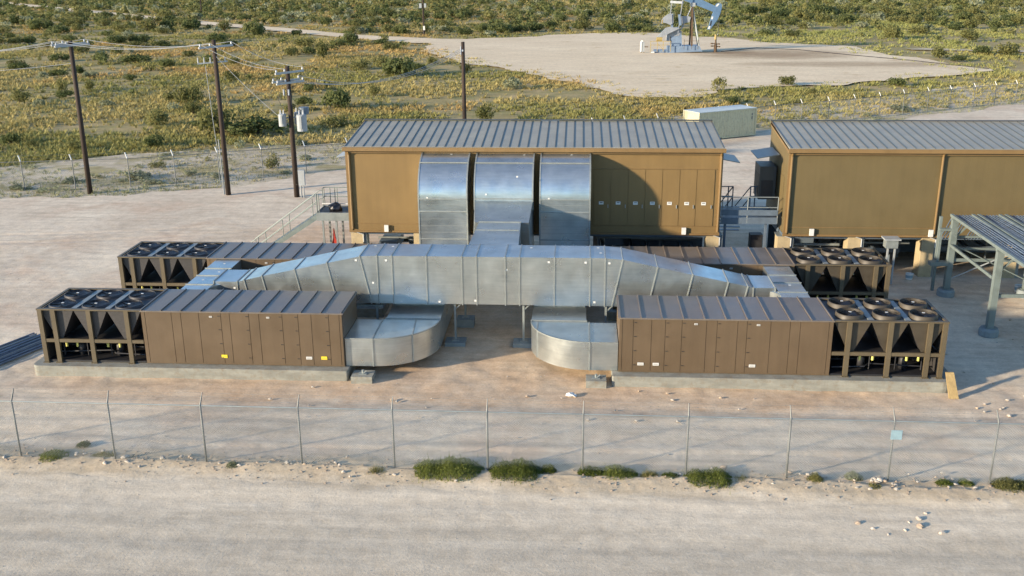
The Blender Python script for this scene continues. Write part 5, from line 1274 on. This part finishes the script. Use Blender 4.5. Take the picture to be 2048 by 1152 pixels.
zb = np.full((N, B), -.23)+.0; V = np.stack([np.stack([bx_-bw*np.sin(a), by_+bw*np.cos(a), zb], -1), np.stack([bx_+bw*np.sin(a), by_-bw*np.cos(a), zb], -1), np.stack([tx, ty, th-.13], -1)], 2).reshape(-1, 3)
F = np.arange(len(V)).reshape(-1, 3)
c1 = np.array([.42, .345, .135]); c2 = np.array([.285, .265, .088]); c3 = np.array([.47, .325, .125]); c4 = np.array([.27, .285, .175])
m1 = np.clip(fbm(X*.045+9, Y*.045, 4)*3.2+.5, 0, 1)[:, None]; m2 = np.clip(fbm(X*.07+40, Y*.07+7, 4)*3-.15, 0, 1)[:, None]
c = c1*(1-m1)+c2*m1; c = c*(1-m2)+c3*m2; gr = (np.clip((X-15)/20, 0, 1)*np.clip((Y-125)/30, 0, 1))[:, None]; c = c*(1-gr)+(c*.35+np.array([.31, .33, .105])*.65)*gr
c = np.where(inv[:, None], c*.3+c4*.7, c); c = c*(.88+.24*rs.rand(N, 1)); c = np.repeat(c, B*3, axis=0)
tag(link('dry_grass', bulk('dry_grass', V, F, GRASS, col=c)), 'dry yellow and olive grass tufts covering the open land', 'grass', kind='stuff')

# weeds along the front fence
def weed(u, v, w_, h_, label, mat, n, spread=1.0):
    x0, y0, k = px(u, v, .05); m = k/FPX; W = w_*m*1.22; H_ = h_*m*.42; rs = np.random.RandomState(int(u)); n = int(n*1.5)
    nb = n//3 if spread < 1.5 else n
    def tri(P, A, ln, bw):      # P base, A tip offset
        S_ = np.stack([-A[:, 1], A[:, 0], A[:, 2]*0], -1); S_ /= (np.linalg.norm(S_, axis=1)[:, None]+1e-6); S_ *= bw[:, None]
        return np.stack([P-S_, P+S_, P+A], 1).reshape(-1, 3)
    x = rs.rand(nb)*2-1; y = rs.randn(nb)*.3; prof = np.clip(1-(np.abs(x)**3), .15, 1)*(1+.6*fbm(x*2.5+u, x*0, 3))
    D = min(.9, max(W, .6)*.5); a = rs.rand(nb)*6.28; t_ = .12*spread*rs.rand(nb)
    V = [tri(np.stack([x*W/2, y*D, x*0], -1), np.stack([t_*np.cos(a), t_*np.sin(a), H_*prof*(.5+.5*rs.rand(nb))], -1), None, .006+.006*rs.rand(nb))]
    if spread < 1.5:
        q = n-nb; x = rs.rand(q)*2-1; prof = np.clip(1-(np.abs(x)**3), .15, 1)*(1+.6*fbm(x*2.5+u, x*0, 3)); rr = rs.rand(q)**.4; a = rs.rand(q)*math.pi
        P = np.stack([x*W/2, rr*np.cos(a)*D*.8*prof**.5, rr*np.sin(a)*H_*prof*.9], -1); A = rs.randn(q, 3); A /= np.linalg.norm(A, axis=1)[:, None]; A *= (.03+.03*rs.rand(q))[:, None]
        V.append(tri(P, A, None, .012+.010*rs.rand(q)))
    V = np.vstack(V)
    o = link('weed_clump', bulk('weed_clump', V, np.arange(len(V)).reshape(-1, 3), mat), (x0, y0+.25, .03)); tag(o, label, 'weeds', 'weeds along the front fence')
weed(895, 948, 118, 46, 'longest bright green weed clump, left of the middle fence post', LF_WEED, 6500)
weed(1030, 952, 90, 50, 'bright green weed clump with tall thin stems right of the middle fence post', LF_WEED, 4500); weed(1095, 948, 28, 28, 'small round green tuft right of the tall stemmed clump', LF_WEED, 1000)
weed(1182, 952, 44, 26, 'low green weed clump at the foot of the post right of the round tuft', LF_WEED, 1300); weed(1238, 955, 62, 32, 'brownish green weed clump between the low clump and the sparse yellow one', LF_WEED, 2200)
weed(1300, 958, 28, 30, 'sparse yellow weed with open stems between two green clumps', LF_YEL, 260, 2.2); weed(1342, 961, 30, 20, 'small faded green weed clump left of a fence post', LF_WEED, 550)
weed(1418, 965, 80, 38, 'rounded bright green weed clump beside the shaded blue-grey rubble', LF_WEED, 3600); weed(1485, 968, 22, 22, 'small dry yellow weed right of the rounded green clump', LF_YEL, 220, 1.8)
weed(1634, 968, 26, 30, 'olive weed clump standing alone between two right fence posts', LF_YEL, 700); weed(1712, 962, 28, 30, 'dark grey-green weed beside the stone pile', LF_SAGE, 900)
weed(1754, 982, 24, 20, 'brown-green weed in front of the stone pile', LF_OLIVE, 500); weed(1895, 975, 28, 22, 'green weed tuft left of the last visible fence post', LF_WEED, 550); weed(1938, 974, 24, 16, 'faint green weed tuft closest to the last visible fence post', LF_WEED, 350)
weed(2032, 981, 64, 38, 'brown and green weed clump cut by the right edge', LF_OLIVE, 2600); weed(98, 920, 50, 18, 'low bright green weed patch beside the leftmost visible post', LF_WEED, 1500)
weed(752, 950, 30, 28, 'pale yellow weed in the rubble left of the longest green clump', LF_YEL, 260, 2.0); weed(460, 938, 22, 22, 'small dark weed in the rubble right of the third post', LF_SAGE, 400)
weed(160, 895, 20, 12, 'dark tumbled weed behind the fence near the left edge', LF_DARK, 500); weed(200, 918, 40, 10, 'thin yellowish weed patch in the rubble near the left edge', LF_YEL, 400)
